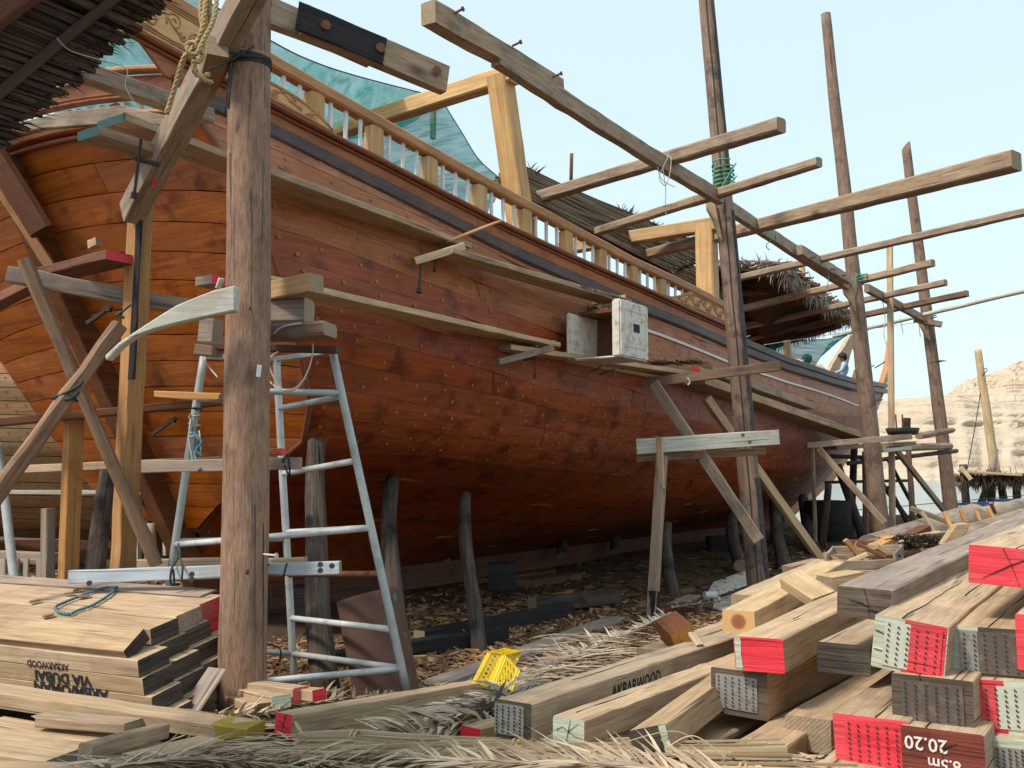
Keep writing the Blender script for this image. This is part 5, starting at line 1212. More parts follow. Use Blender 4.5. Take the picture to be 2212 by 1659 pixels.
beam('short_block', at(1782, 1262, 7.0), at(1850, 1250, 7.1), .18, .12, PALE, label='short pale block behind the long grey timber', cat='block')
timber('plank_length', at(1610, 1300, 7.4), at(1790, 1220, 9.6), .22, .10, 'pale timber ending just left of the slanted short board', mat=PALE, group='loose timbers in the yard')
tube('grass_blades', [[at(1240, 1640, 3.9), at(1440, 1600 - 20, 3.9), at(1515, 1610, 3.9)], [at(1440, 1615, 3.8), at(1500, 1590, 3.8), at(1570, 1640, 3.8)]], .0025, MAT['stalk'], label='two thin dry stems arching over the sawn grey timber', cat='stem')

# ================================================================== TIMBER STACK, LEFT FOREGROUND
LD = Vector((.91, -.415, 0)).normalized(); LWv = Vector((.415, .91, 0)).normalized()
base = at(352, 1535, 5.75); base.z = .06
pw, ph = .245, .103
TLT = .17
LWt = (LWv + Vector((0, 0, TLT))).normalized(); LUp = LD.cross(LWt) * 1; LUp = LUp if LUp.z > 0 else -LUp
names_r = ['bottom', 'second', 'third', 'fourth', 'fifth', 'sixth', 'top']; names_c = ['front', 'second', 'third', 'back']
ENDS = {3: ['blackpaint', 'blackpaint', 'darkbrownend', 'redpaint'], 2: ['blackpaint', 'blackpaint', 'blackpaint', 'timber_grey'], 1: ['blackpaint', 'blackpaint', 'blackpaint', 'timber_grey'], 0: ['blackpaint', 'darkbrownend', 'blackpaint', 'timber_grey']}
for j in range(4):
    for i in range(4):
        st = base + LWt * ((i + .5) * (pw + .004)) + LUp * (j * (ph + .003) + ph / 2) + LD * (-.050 * j + rnd.uniform(-.025, .025) - .045 * i)
        o = beam('sawn_plank', st, st - LD * 4.6, pw, ph, TB, MAT[ENDS[j][i]], label='sawn plank in the %s column, %s layer of the left stack' % (names_c[i], names_r[j]), cat='plank', group='sawn planks stacked at left', bev=.004, wob=.002, roll=-math.atan(TLT), seg=10)
st = base + LWt * .10 + LUp * (4 * (ph + .003) + .048) + LD * -.24
tpk = beam('sawn_plank', st, st - LD * 4.4, .19, .09, TB, MAT['blackpaint'], label='tilted top plank with black diamond end on the left stack', cat='plank', group='sawn planks stacked at left', roll=-.62, bev=.004, wob=.002)
for i in range(3):
    st = base + LD * (-.25 - .03 * i) + LWt * (.34 + i * .245) + LUp * (4 * (ph + .003) + .052)
    beam('sawn_plank', st, st - LD * 4.4, .235, ph, TB if i else TB, MAT[['blackpaint', 'timber_grey', 'redpaint'][i]], label=['upper plank with dark end beside the tilted one', 'upper plank with grey end right of the dark one', 'upper plank with red end touching the front post'][i], cat='plank', group='sawn planks stacked at left', bev=.004, wob=.002, roll=-math.atan(TLT))
st = base + LD * -.42 + LWt * .93 + LUp * (5 * (ph + .003) + .006); beam('sawn_plank', st, st - LD * 2.6, .16, .012, TG, TG, label='thin grey slat lying along the back of the left stack', cat='slat', bev=.002, roll=-math.atan(TLT))
beam('prop_board', at(410, 1535, 5.95), at(470, 1445, 6.15), .15, .02, TG, label='grey board leaning at the foot of the black plank ends', cat='board')
# blue rope loop on top
tz = base.z + 5 * (ph + .003) + .14
def otop(x, y, dz=0):
    P0 = base + LUp * (5 * (ph + .003) + .016 + dz); a = (x - CX) / FPX; b_ = (CY - y) / FPX; r = Vector((a, cp - b_ * sp, sp + b_ * cp)); o_ = Vector((0, 0, CAMZ))
    return o_ + r * ((P0 - o_).dot(LUp) / r.dot(LUp))
rope_twist('blue_rope', [otop(252, 1268), otop(225, 1270), otop(180, 1285), otop(135, 1303), otop(120, 1312), otop(128, 1322), otop(150, 1326)], .010, MAT['ropeblue'], 'faded blue rope loop lying on the left plank stack')
rope_twist('rope_strand', [otop(252, 1268), otop(240, 1282), otop(205, 1305), otop(170, 1318), otop(152, 1327)], .010, MAT['ropeblue'], None, parent=bpy.data.objects['blue_rope'])
for i, (x, y) in enumerate(((142, 1283), (160, 1275), (65, 1300), (92, 1332), (170, 1290))):
    p = otop(x, y); beam('bark_chip', p, p + Vector((.06, .01 * i, .01)), .05, .012, WB, label=('curled chip nearest the blue rope, left one', 'curled chip just above the blue rope', 'single brown chip far left on the stack', 'brown flake in front on the stack top', 'chip lying inside the blue rope loop')[i], cat='chip')
# slanting board below, low timbers at the bottom left
yb = beam('slanting_board', at(-60, 1492, 5.45), at(552, 1582, 4.95), .17, .075, TB, None, MAT['yellowpaint'], label='long slanting board with yellow painted end below the stack', cat='board', seg=14)
beam('yellow_tip', at(552, 1582, 4.95).lerp(at(-60, 1492, 5.45), .115), at(552, 1582, 4.95) + Vector((.002, 0, 0)), .173, .078, MAT['yellowpaint'], MAT['yellowpaint'], MAT['yellowpaint'], parent=yb)
for i, (x0, y0, Y0, x1, y1, Y1, w_, h_) in enumerate(((-80, 1600, 4.95, 185, 1640, 4.7, .5, .12), (-80, 1590, 5.75, 320, 1600, 5.45, .2, .1), (-60, 1690, 4.3, 250, 1700, 4.2, .3, .1))):
    beam('low_timber', at(x0, y0, Y0), at(x1, y1, Y1), w_, h_, TB, label=('wide pale timber at the bottom left corner', 'timber under the slanting yellow-tipped board', 'lowest timber cut off by the bottom edge at left')[i], cat='timber')
beam('cross_batten', at(183, 1625, 4.25), at(352, 1578, 4.85), .07, .07, W, label='weathered batten laid across the low timbers', cat='batten')
beam('broken_slab', at(100, 1553, 5.0), at(285, 1568, 4.85), .14, .05, W, label='split slab with pale broken edge under the slanting board', cat='slab', chip=.08)
for i, (x0, y0, x1, y1) in enumerate(((200, 1665, 400, 1612), (290, 1640, 455, 1600), (350, 1640, 478, 1620))):
    beam('flat_plank', at(x0, y0, 4.3), at(x1, y1, 4.75), .16, .03, TB, None, MAT['redpaint'] if i == 2 else None, label=('flat plank right of the weathered batten, lowest one', 'flat plank in the middle right of the batten', 'flat plank with red tip near the fronds')[i], cat='plank')
# bundle of short timbers behind the front post
for i, (x0, y0, x1, y1, w_, h_, e) in enumerate(((560, 1488, 660, 1502, .11, .09, 'redpaint'), (590, 1490, 700, 1502, .10, .07, 'redpaint'), (560, 1500, 618, 1516, .12, .08, 'greenwhite'), (540, 1512, 585, 1530, .11, .06, 'darkbrownend'))):
    o = beam('short_timber', at(x0 - 60, y0 - 6, 6.5), at(x1 - 10, y1, 5.95 - .05 * i), w_, h_, TB, None, MAT[e], label=('bundled timber with red plated end behind the front post', 'bundled timber with red end farthest right behind the post', 'bundled timber with pale plated end behind the front post', 'lowest bundled timber with dark end behind the front post')[i], cat='timber', group='bundled short timbers behind the post')
rope_twist('green_strap', [at(575, 1506, 5.9), at(610, 1490, 6.1), at(640, 1483, 6.2)], .008, MAT['ropegreen'], 'green strap round the bundled short timbers')

# lettering printed on the timbers
def text_on(o, body, size, M, mat='ink', name='lettering', sx=1.0, bold=0.0):
    cu = bpy.data.curves.new(name, 'FONT'); cu.body = body; cu.size = size; cu.offset = bold; cu.resolution_u = 2
    t = bpy.data.objects.new(name, cu); COL.objects.link(t); bpy.context.view_layer.update()
    dg = bpy.context.evaluated_depsgraph_get(); me = bpy.data.meshes.new_from_object(t.evaluated_get(dg)); bpy.data.objects.remove(t); bpy.data.curves.remove(cu)
    me.materials.clear(); me.materials.append(MAT[mat])
    me.transform(M @ Matrix.Scale(sx, 4, (1, 0, 0)))
    r = bpy.data.objects.new(name, me); COL.objects.link(r); r.parent = o; r.matrix_parent_inverse = Matrix.Identity(4)
    return r
def face_M(o, P, xdir, ydir, lift=.002):
    """local matrix laying text at world point P with world directions of its x and y, just off the surface"""
    Mi = o.matrix_basis.inverted(); x = Vector(xdir).normalized(); y = Vector(ydir); y = (y - x * y.dot(x)).normalized(); z = x.cross(y)
    W_ = Matrix((x, y, z)).transposed().to_4x4(); W_.translation = Vector(P) + z * lift
    return Mi @ W_
# right: AKBARWOOD on the side facing the picture
d = (at(1720, 1345, 8.2) - at(1109, 1556, 4.35)).normalized()
text_on(e6, 'AKBARWOOD', .10, Matrix.Translation((.80, -.0945, -.03)) @ Matrix.Rotation(math.pi / 2, 4, 'X'), bold=.002, sx=.95)
# chalk numbers on the brownish red end: local end plane x=0 facing -x; written upside down
Mend = lambda y, z, rot: Matrix.Translation((-.004, y, z)) @ Matrix(((0, 0, -1, 0), (-1, 0, 0, 0), (0, 1, 0, 0), (0, 0, 0, 1))) @ Matrix.Rotation(rot, 4, 'Z')
text_on(c2, '20.20', .065, Mend(-.02, .065, math.pi), 'chalk', bold=.001)
text_on(c2, '8.5m', .055, Mend(-.06, .0, math.pi), 'chalk', bold=.001)
# left stack front faces: printing upside down
def front_text(body, size, px, py, j, sx=1.0, bold=.002):
    o = [q for q in bpy.data.objects if q.get('label') == 'sawn plank in the front column, %s layer of the left stack' % names_r[j]][0]
    L = (at(px, py, 5.8)); 
    # local +Y is LWv-ish; front face is the side towards the camera
    q = o.matrix_basis.inverted() @ on_face(o, px, py)
    text_on(o, body, size, Matrix.Translation((q.x, q.y, q.z)) @ front_rot(o, q), bold=bold, sx=sx)
def on_face(o, px, py):
    M = o.matrix_basis; ny = M.to_3x3() @ Vector((0, 1, 0)); sgn = -1 if ny.y > 0 else 1
    P0 = M @ Vector((0, sgn * (pw / 2 + .003), 0)); nn = ny * sgn
    a = (px - CX) / FPX; b_ = (CY - py) / FPX; r = Vector((a, cp - b_ * sp, sp + b_ * cp)); o_ = Vector((0, 0, CAMZ)); t = (P0 - o_).dot(nn) / r.dot(nn)
    return o_ + r * t
def front_rot(o, q):
    # plank local x runs to picture-left; text turned upside down runs to picture-left as well
    s = 1 if q.y > 0 else -1
    x = Vector((1, 0, 0)); y = Vector((0, 0, -1)); z = x.cross(y)      # upside down
    return Matrix((x, y, z)).transposed().to_4x4()
front_text('AKBARWOOD', .062, 147, 1436, 3, .88)
front_text('VIA DUBAI', .088, 195, 1463, 2, 1.15, .004); front_text('ARBM/OMAN', .092, 232, 1492, 1, 1.15, .004)
# upper walkway plank: faint printing along its edge, upside down
Lp = (up2.data.vertices[-1].co.x)
text_on(up2, 'SHOMAN/MUSCAT/ VIA DUBAI', .062, Matrix.Translation((Lp * .985, -.1635, .024)) @ Matrix.Rotation(math.pi / 2, 4, 'X') @ Matrix.Rotation(math.pi, 4, 'Z'), bold=.001, sx=1.25)

# ================================================================== WOOD CHIPS, LITTER
def litter(name, n, region, smin, smax, mat, seed, label=None, cat=None, flat=.12, zlift=.0):
    rr = random.Random(seed); V = []; F = []
    for i in range(n):
        p = region(rr)
        if p is None: continue
        x, y = p; z = ground_z(x, y) + zlift + rr.uniform(0, .03)
        s = smin + (smax - smin) * rr.random() ** 3
        M = Matrix.Translation((x, y, z)) @ Matrix.Rotation(rr.uniform(0, 6.28), 4, 'Z') @ Matrix.Rotation(rr.gauss(0, .28), 4, 'X') @ Matrix.Rotation(rr.gauss(0, .22), 4, 'Y')
        box_into(V, F, M, s * rr.uniform(.8, 1.8), s * rr.uniform(.15, .55), s * flat)
    o = mkobj(name, V, F, mat); o['kind'] = 'stuff'
    if label: tag(o, label, cat)
    return o
def reg_px(x0, x1, y0, y1):
    def f(rr):
        x = rr.uniform(x0, x1); y = y0 + (y1 - y0) * rr.random() ** .8; p = ongr(x, y); return (p.x, p.y)
    return f
litter('wood_chips', 9000, reg_px(880, 1620, 1285, 1480), .018, .12, MAT['chips'], 3, 'wood chips and shavings strewn over the middle of the yard', 'wood chips')
litter('wood_chips', 1700, reg_px(860, 1700, 1190, 1300), .04, .2, MAT['twigs'], 5, 'wood scraps under the hull, coloured darker for the shade', 'wood chips')  # darker mix than the open yard: under-hull shade put into the colour
litter('wood_chips', 2000, reg_px(560, 900, 1380, 1500), .018, .11, MAT['chips'], 6, 'wood chips under the steel trestle', 'wood chips')
litter('wood_chips', 900, reg_px(1600, 2150, 1150, 1300), .04, .22, MAT['chips'], 8, 'wood scraps on the bank at right', 'wood chips')
litter('wood_chips', 900, reg_px(0, 480, 1215, 1300), .04, .2, MAT['chips'], 9, 'wood scraps under the hull at left', 'wood chips')

# ================================================================== DRY PALM FRONDS
def leaf_into(V, F, p, d, L, w_, droop, rr, seg=3):
    """one folded leaflet, a tapering bent strip"""
    sd = d.cross(Vector((rr.uniform(-.4, .4), rr.uniform(-.4, .4), 1))).normalized(); b0 = len(V); q = p.copy(); dd = d.copy()
    for i in range(seg + 1):
        f = i / seg; ww = w_ * (1 - f) ** .6 * (.6 + .8 * min(1, f * 3)) * .5
        if i == seg: V.append(q.copy())
        else: V.append(q - sd * ww); V.append(q + sd * ww + Vector((0, 0, ww * .5)))
        dd = (dd + Vector((0, 0, -droop)) + Vector((rr.uniform(-.08, .08), rr.uniform(-.08, .08), 0))).normalized(); q = q + dd * (L / seg)
    for i in range(seg - 1): a = b0 + i * 2; F.append((a, a + 1, a + 3, a + 2))
    a = b0 + (seg - 1) * 2; F.append((a, a + 1, a + 2))
def frond(pts, L, n, label, seed, w_=.022, droop=.16, rise=.25, floor=None, mat='frond', r=.016):
    rr = random.Random(seed); P = crom(pts, 10); V = []; F = []
    tube_into(V, F, P, r, 5, .004)
    o0 = P[0].copy()
    o = mkobj('palm_frond', [v - o0 for v in V], F, MAT['stalk'], M=Matrix.Translation(o0), smooth_=True); tag(o, label, 'palm frond', 'dry palm fronds in the foreground')
    V = []; F = []
    for i in range(n):
        f = (i + rr.random()) / n; k = f * (len(P) - 1.001); j = int(k); p = P[j].lerp(P[j + 1], k - j); t = (P[j + 1] - P[j]).normalized()
        s = t.cross(Vector((0, 0, 1))).normalized() * (1 if i % 2 else -1)
        d = (t * rr.uniform(.5, 1.0) + s * rr.uniform(.45, .9) + Vector((0, 0, rise * rr.uniform(-.3, 1.4)))).normalized()
        leaf_into(V, F, p, d, L * rr.uniform(.6, 1.1) * (.55 + .9 * math.sin(math.pi * min(1, f + .12)) * .5), w_ * rr.uniform(.7, 1.3), droop * rr.uniform(.4, 1.6), rr)
    q = mkobj('leaflets', [v - o0 for v in V], F, MAT[mat], parent=o, local=True); q['kind'] = 'stuff'
    return o
G = lambda x, y, dz=0.0: ongr(x, y) + Vector((0, 0, dz))
frond([G(1060, 1560, .12), G(1200, 1490, .2), G(1330, 1430, .22), G(1440, 1350, .12)], .34, 380, 'long feathery frond running along the timbers to the tipped block', 1, rise=.5, mat='fringegrey')
frond([G(930, 1535, .08), G(1080, 1512, .10), G(1220, 1470, .14), G(1320, 1425, .1)], .34, 320, 'frond lying beyond the narrow red-ended timber', 2, rise=.4, mat='fringegrey')
frond([G(680, 1515, .06), G(800, 1510, .09), G(900, 1502, .09), G(1000, 1500, .05)], .24, 150, 'frond lying between the barrel and the narrow timber', 3, rise=.4)
frond([G(1450, 1330, .1), G(1540, 1320, .12), G(1610, 1300, .06)], .22, 90, 'small grey frond left of the heart log', 4, rise=.5, mat='fringegrey')
frond([at(1050, 1560, 4.95), at(960, 1578, 4.85), at(880, 1602, 4.75), at(800, 1635, 4.7)], .34, 300, 'thick frond tuft fanning out under the narrow timber', 5, w_=.030, droop=.35, rise=.9)
frond([at(1130, 1510, 5.6), at(1060, 1535, 5.4), at(1010, 1565, 5.1), at(970, 1600, 4.9)], .32, 240, 'frond tuft right of the narrow timber end', 6, w_=.028, droop=.3, rise=.8, mat='fringegrey')
frond([at(1010, 1535, 5.6), at(1100, 1522, 5.5), at(1180, 1500, 5.5)], .28, 160, 'short frond beside the plated lettered timber', 7, w_=.026, droop=.2, rise=.7, mat='fringegrey')
frond([at(455, 1548, 5.75), at(510, 1548, 5.7), at(560, 1545, 5.7), at(600, 1540, 5.8)], .18, 110, 'frond at the foot of the front post', 8, w_=.02, droop=.2, rise=.9)
frond([at(590, 1525, 6.1), at(640, 1522, 6.3), at(730, 1515, 6.6), at(860, 1500, 7.0)], .2, 140, 'frond behind the red cracked timber end', 9, rise=.8)
frond([at(240, 1660, 3.9), at(400, 1640, 4.0), at(560, 1650, 4.0), at(700, 1665, 4.0)], .34, 220, 'frond across the bottom edge at left', 10, w_=.014, droop=.05, rise=.25)
frond([at(300, 1640, 4.5), at(450, 1635, 4.45), at(600, 1650, 4.35)], .26, 150, 'frond over the flat planks at left', 11, w_=.014, droop=.1, rise=.3)
frond([at(1600, 1690, 3.5), at(1350, 1655, 3.7), at(1100, 1650, 3.8), at(900, 1640, 3.9)], .34, 240, 'frond along the bottom edge under the green-white timber', 12, w_=.013, droop=.05, rise=.3)
frond([at(640, 1640, 4.2), at(820, 1660, 4.0), at(1020, 1670, 3.9)], .32, 200, 'frond at the bottom centre', 13, w_=.013, droop=.05, rise=.3)
# loose straw carpet under everything
def straw_carpet(name, n, regions, mat, seed, L0, L1, w_, label, dz=.05, biasx=1.0):
    rr = random.Random(seed); V = []; F = []
    for i in range(n):
        (x0, x1, y0, y1, Y0, Y1) = rr.choice(regions); x = rr.uniform(x0, x1); fy = rr.random(); y = lerp(y0, y1, fy); Y = lerp(Y0, Y1, fy) + rr.uniform(-.05, .05)
        p = at(x, y, Y); a = rr.gauss(0, .45) + (0 if rr.random() < .5 else math.pi); 
        d = Vector((math.cos(a), math.sin(a) * .8, rr.uniform(-.05, .16))).normalized()
        leaf_into(V, F, p, d, rr.uniform(L0, L1), w_ * rr.uniform(.5, 1.5), rr.uniform(0, .12), rr)
    o = mkobj(name, V, F, MAT[mat]); tag(o, label, 'palm straw', kind='stuff'); return o
straw_carpet('palm_litter', 5200, [(180, 1350, 1640, 1710, 4.2, 3.8), (560, 1250, 1590, 1670, 4.9, 4.3), (900, 1250, 1560, 1610, 5.2, 4.8), (1150, 1900, 1640, 1700, 4.0, 3.5)], 'frond', 21, .10, .42, .012, 'carpet of dry palm leaflets covering the foreground ground')
straw_carpet('palm_litter', 1500, [(1130, 1450, 1440, 1500, 6.9, 6.2), (960, 1200, 1500, 1540, 6.4, 5.7), (1180, 1480, 1370, 1450, 8.0, 6.9), (430, 700, 1535, 1570, 5.9, 5.6)], 'frond', 22, .08, .34, .012, 'loose dry leaflets between timbers and wood chips')
# bundled stalks (mat rolls) along the bottom edge
def stalk_bundle(pts, n, r, spread, label, seed, mat='stalk', ties=2):
    rr = random.Random(seed); P = crom(pts, 6); o0 = P[0].copy(); V = []; F = []
    for i in range(n):
        a = rr.uniform(0, 6.28); q = spread * math.sqrt(rr.random()); off = Vector((0, math.cos(a) * q, math.sin(a) * q * .5)); i0 = rr.randint(0, 3); i1 = len(P) - rr.randint(0, 4); sl = Vector((0, rr.uniform(-.02, .02), rr.uniform(-.01, .015)))
        Q = [P[k] - o0 + off + sl * k * .3 for k in range(i0, i1)]
        if len(Q) > 2: tube_into(V, F, Q, r * rr.uniform(.6, 1.3), 4)
    o = mkobj('stalk_bundle', V, F, MAT[mat], M=Matrix.Translation(o0)); tag(o, label, 'stalk bundle', 'bundled palm stalks along the bottom')
    o['kind'] = 'stuff'
    for k in range(ties):
        c = P[int(len(P) * (k + .6) / (ties + .3))]; t = (P[-1] - P[0]).normalized()
        tube('tie_cord', [ring_pts(c, t, spread * .95, 1.6, .02, jit=.01)], .006, MAT['ropetan'], parent=o, res=2)
    return o
stalk_bundle([at(640, 1600, 4.6), at(760, 1605, 4.5), at(900, 1628, 4.4), at(1100, 1650, 4.3), at(1400, 1665, 4.2)], 90, .0065, .055, 'bundle of pale stalks slanting down from the red timber end', 31)
stalk_bundle([at(950, 1605, 4.35), at(1200, 1632, 4.15), at(1400, 1648, 4.0), at(1700, 1662, 3.8)], 70, .006, .045, 'bundle of pale stalks in front of the timber ends', 32)
stalk_bundle([at(540, 1630, 4.3), at(700, 1645, 4.2), at(950, 1652, 4.1), at(1150, 1660, 4.0)], 60, .006, .045, 'bundle of stalks in the bottom middle', 33, ties=1)
stalk_bundle([at(1250, 1662, 3.85), at(1600, 1676, 3.6), at(1950, 1700, 3.4)], 50, .006, .04, 'stalks along the bottom edge under the timber stack', 34, ties=1)

# ================================================================== THATCH SHELTERS ON AND BESIDE THE DHOW
def bil(c, a, b_): return c[0].lerp(c[1], a).lerp(c[3].lerp(c[2], a), b_)
def thatch_roof(name, c, n, thick, r, mat, label, seed, along=0, fr=(0, 0), fringe=.35, cat='shelter', ragged=.25, under='thatchdark', tufts=(), parts=None):
    """c: four corners (a=0..1 along c0->c1, b=0..1 towards c3); stalks run along a when along=0"""
    rr = random.Random(seed); o0 = c[0].copy(); up = (c[1] - c[0]).cross(c[3] - c[0]).normalized(); up = up if up.z > 0 else -up
    e = empty(name, o0); tag(e, label, cat)
    for lay, (m, cnt, dz) in enumerate(((under, n, 0.0), (mat, n, thick))):  # lower stalks take the near-black straw: underside shade put into the colour
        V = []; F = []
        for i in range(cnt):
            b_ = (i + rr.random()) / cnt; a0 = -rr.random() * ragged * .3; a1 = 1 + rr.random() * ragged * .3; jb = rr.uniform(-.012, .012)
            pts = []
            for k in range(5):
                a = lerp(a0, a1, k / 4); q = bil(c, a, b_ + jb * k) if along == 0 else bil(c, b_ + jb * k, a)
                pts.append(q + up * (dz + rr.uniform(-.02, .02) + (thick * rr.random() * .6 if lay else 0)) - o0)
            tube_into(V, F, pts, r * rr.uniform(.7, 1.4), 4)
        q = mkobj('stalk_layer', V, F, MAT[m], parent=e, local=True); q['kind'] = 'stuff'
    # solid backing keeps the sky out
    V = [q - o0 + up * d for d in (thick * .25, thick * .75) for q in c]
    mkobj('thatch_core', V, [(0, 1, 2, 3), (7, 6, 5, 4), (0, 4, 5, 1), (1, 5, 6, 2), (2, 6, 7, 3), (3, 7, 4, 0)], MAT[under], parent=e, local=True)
    V = []; F = []
    for (a0, b0, a1, b1, cnt, L, dn) in tufts:
        for i in range(cnt):
            f = rr.random(); q = bil(c, lerp(a0, a1, f), lerp(b0, b1, f)) - o0 + up * thick * rr.uniform(.2, 1.1)
            d = (Vector((rr.uniform(-.5, .5), rr.uniform(-.5, .5), dn + rr.uniform(-.3, .3)))).normalized()
            leaf_into(V, F, q, d, L * rr.uniform(.4, 1.2), .022 * rr.uniform(.5, 1.5), .25, rr)
    if V: mkobj('fringe', V, F, MAT['fringegrey' if seed == 45 else 'thatch'], parent=e, local=True)['kind'] = 'stuff'
    return e
# on deck: two stalk roofs behind the balustrade
thatch_roof('thatched_shelter', [at(1128, 382, 14.6), at(1515, 545, 19.4), at(1425, 592, 17.4), at(1085, 425, 13.0)], 150, .10, .014, 'thatch', 'long stalk roof behind the balustrade between the tall deck posts', 41, tufts=((.45, 0, .75, 0, 170, .22, .6), (.8, 0, 1, 0, 160, .3, .2), (0, 0, .1, .2, 50, .25, .7), (1, 0, 1, 1, 120, .35, -.2)))
thatch_roof('thatched_shelter', [at(1400, 548, 20.6), at(1570, 622, 23.0), at(1560, 668, 20.5), at(1385, 590, 18.4)], 80, .12, .014, 'thatch', 'small stalk roof left of the second deck post', 43, tufts=((0, 0, 1, 0, 120, .3, .2),))
# the large shelter laid over the cross poles
rc = [at(1540, 580, 21.0), at(1690, 588, 19.2), at(1832, 700, 25.0), at(1640, 764, 25.2)]
rf = thatch_roof('thatched_shelter', rc, 150, .16, .02, 'thatch', 'large dark thatched shelter roof on the cross poles right of the two-tone pole', 45, along=0, tufts=((.75, -.0, 1, .0, 160, .35, -.1), (1, 0, 1, .55, 380, .42, -.6), (1, .6, 1.04, 1, 600, .38, -.1), (0, 1, 1, 1, 200, .25, -.8), (0.1, 0, .9, 0, 260, .28, .3)))
for i, f in enumerate((.22, .40, .58, .76, .93)):
    p0 = bil(rc, -.02, f) - Vector((0, 0, .10)); p1 = bil(rc, .96, f) - Vector((0, 0, .10)); beam('rafter', p0, p1, .07, .10, MAT['brownplank'], parent=rf)

# the thatched shelter over the left corner, close to the camera
rlc = [Vector((-5.6, .8, 2.95)), at(-140, 385, 4.4), at(515, -175, 5.3), Vector((-3.2, 1.0, 4.5))]  # unseen rear corners stretched back and left to hold off sky light
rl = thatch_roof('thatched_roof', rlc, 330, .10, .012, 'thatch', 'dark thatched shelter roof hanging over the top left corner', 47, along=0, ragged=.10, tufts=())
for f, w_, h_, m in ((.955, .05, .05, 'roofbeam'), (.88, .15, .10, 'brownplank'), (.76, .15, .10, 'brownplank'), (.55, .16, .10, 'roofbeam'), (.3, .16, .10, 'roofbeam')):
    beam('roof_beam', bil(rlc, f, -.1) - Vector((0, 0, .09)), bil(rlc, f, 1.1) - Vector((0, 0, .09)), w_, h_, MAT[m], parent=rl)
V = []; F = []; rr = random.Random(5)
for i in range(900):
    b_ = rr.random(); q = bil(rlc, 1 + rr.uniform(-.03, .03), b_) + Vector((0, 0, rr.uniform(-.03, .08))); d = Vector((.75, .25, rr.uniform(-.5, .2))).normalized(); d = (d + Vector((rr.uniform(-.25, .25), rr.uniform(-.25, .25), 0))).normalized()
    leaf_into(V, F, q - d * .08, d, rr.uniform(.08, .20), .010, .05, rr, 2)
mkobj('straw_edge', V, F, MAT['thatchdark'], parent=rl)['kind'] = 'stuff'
tube('roof_string', [[at(122, 82, 4.6), at(150, 108, 4.5), at(210, 128, 4.5), at(272, 148, 4.5), at(270, 185, 4.5), at(288, 218, 4.5)]], .003, MAT['ropewhite'], label='thin pale string dangling under the dark thatched roof', cat='string', n=4)

# ================================================================== SHADE NETTING
def net(name, E1, E2, label, nu=40, nv=20, sag=.3, holes=True):
    A1 = crom(E1, 8); A2 = crom(E2, 8); V = []; F = []
    def pick(P, t): k = t * (len(P) - 1.001); j = int(k); return P[j].lerp(P[j + 1], k - j)
    for i in range(nu + 1):
        for j in range(nv + 1):
            a = pick(A1, i / nu); b_ = pick(A2, i / nu); p = a.lerp(b_, j / nv); p.z -= sag * math.sin(math.pi * j / nv) + (.06 * nz(i * .7, j * .25, 3) + .04 * nz(i * 2.1, j * .6) + .05 * math.sin(i * 1.1 + j * .25) * nz(i * .3, 7)) * min(1, j / 3)
            V.append(p)
    for i in range(nu):
        for j in range(nv): a = i * (nv + 1) + j; F.append((a, a + 1, a + nv + 2, a + nv + 1))
    o0 = V[0].copy(); o = mkobj(name, [v - o0 for v in V], F, MAT['netting'], M=Matrix.Translation(o0), smooth_=True); tag(o, label, 'net')
    Q = [v - o0 for v in V[::nv + 1]]; W2 = []; G2 = []; tube_into(W2, G2, Q, .008, 5); mkobj('net_hem', W2, G2, MAT['ropedark'], parent=o, local=True, smooth_=True)
    return o
net('shade_net', [at(380, -40, 8.6), at(585, 88, 9.6), at(690, 138, 10.6), at(800, 172, 11.8), at(958, 212, 13.8)], [at(-60, 150, 15.0), at(300, 330, 15.5), at(520, 360, 15.5), at(640, 330, 15.5), at(760, 280, 15.5)], 'green shade net stretched over the after deck', sag=.25)
net('shade_net', [at(958, 222, 13.6), at(1000, 290, 13.4), at(1035, 345, 13.3), at(1088, 392, 13.2)], [at(700, 300, 14.5), at(760, 380, 14.3), at(880, 450, 14.0), at(1010, 520, 13.8)], 'pale green net draped from the cross beam down to the rail', nu=20, nv=16, sag=.1)
net('shade_net', [at(1662, 742, 24.5), at(1740, 735, 25), at(1800, 730, 25.5), at(1850, 712, 26)], [at(1662, 776, 25), at(1725, 775, 25), at(1752, 796, 25), at(1790, 742, 25.5)], 'torn turquoise net hanging below the large thatched shelter', nu=14, nv=8, sag=.02)
beam('net_pole', at(935, 300, 14.2), at(937, 212, 14.2), .07, .07, PALE, label='upright stick holding the net behind the cross beam', cat='post')
pole('iron_rod', at(1233, 395, 14.5), at(1234, 332, 14.5), .028, .028, MAT['rust'], label='rusty iron rod standing up from the deck behind the cross poles', cat='rod', n=8, lump=.1)

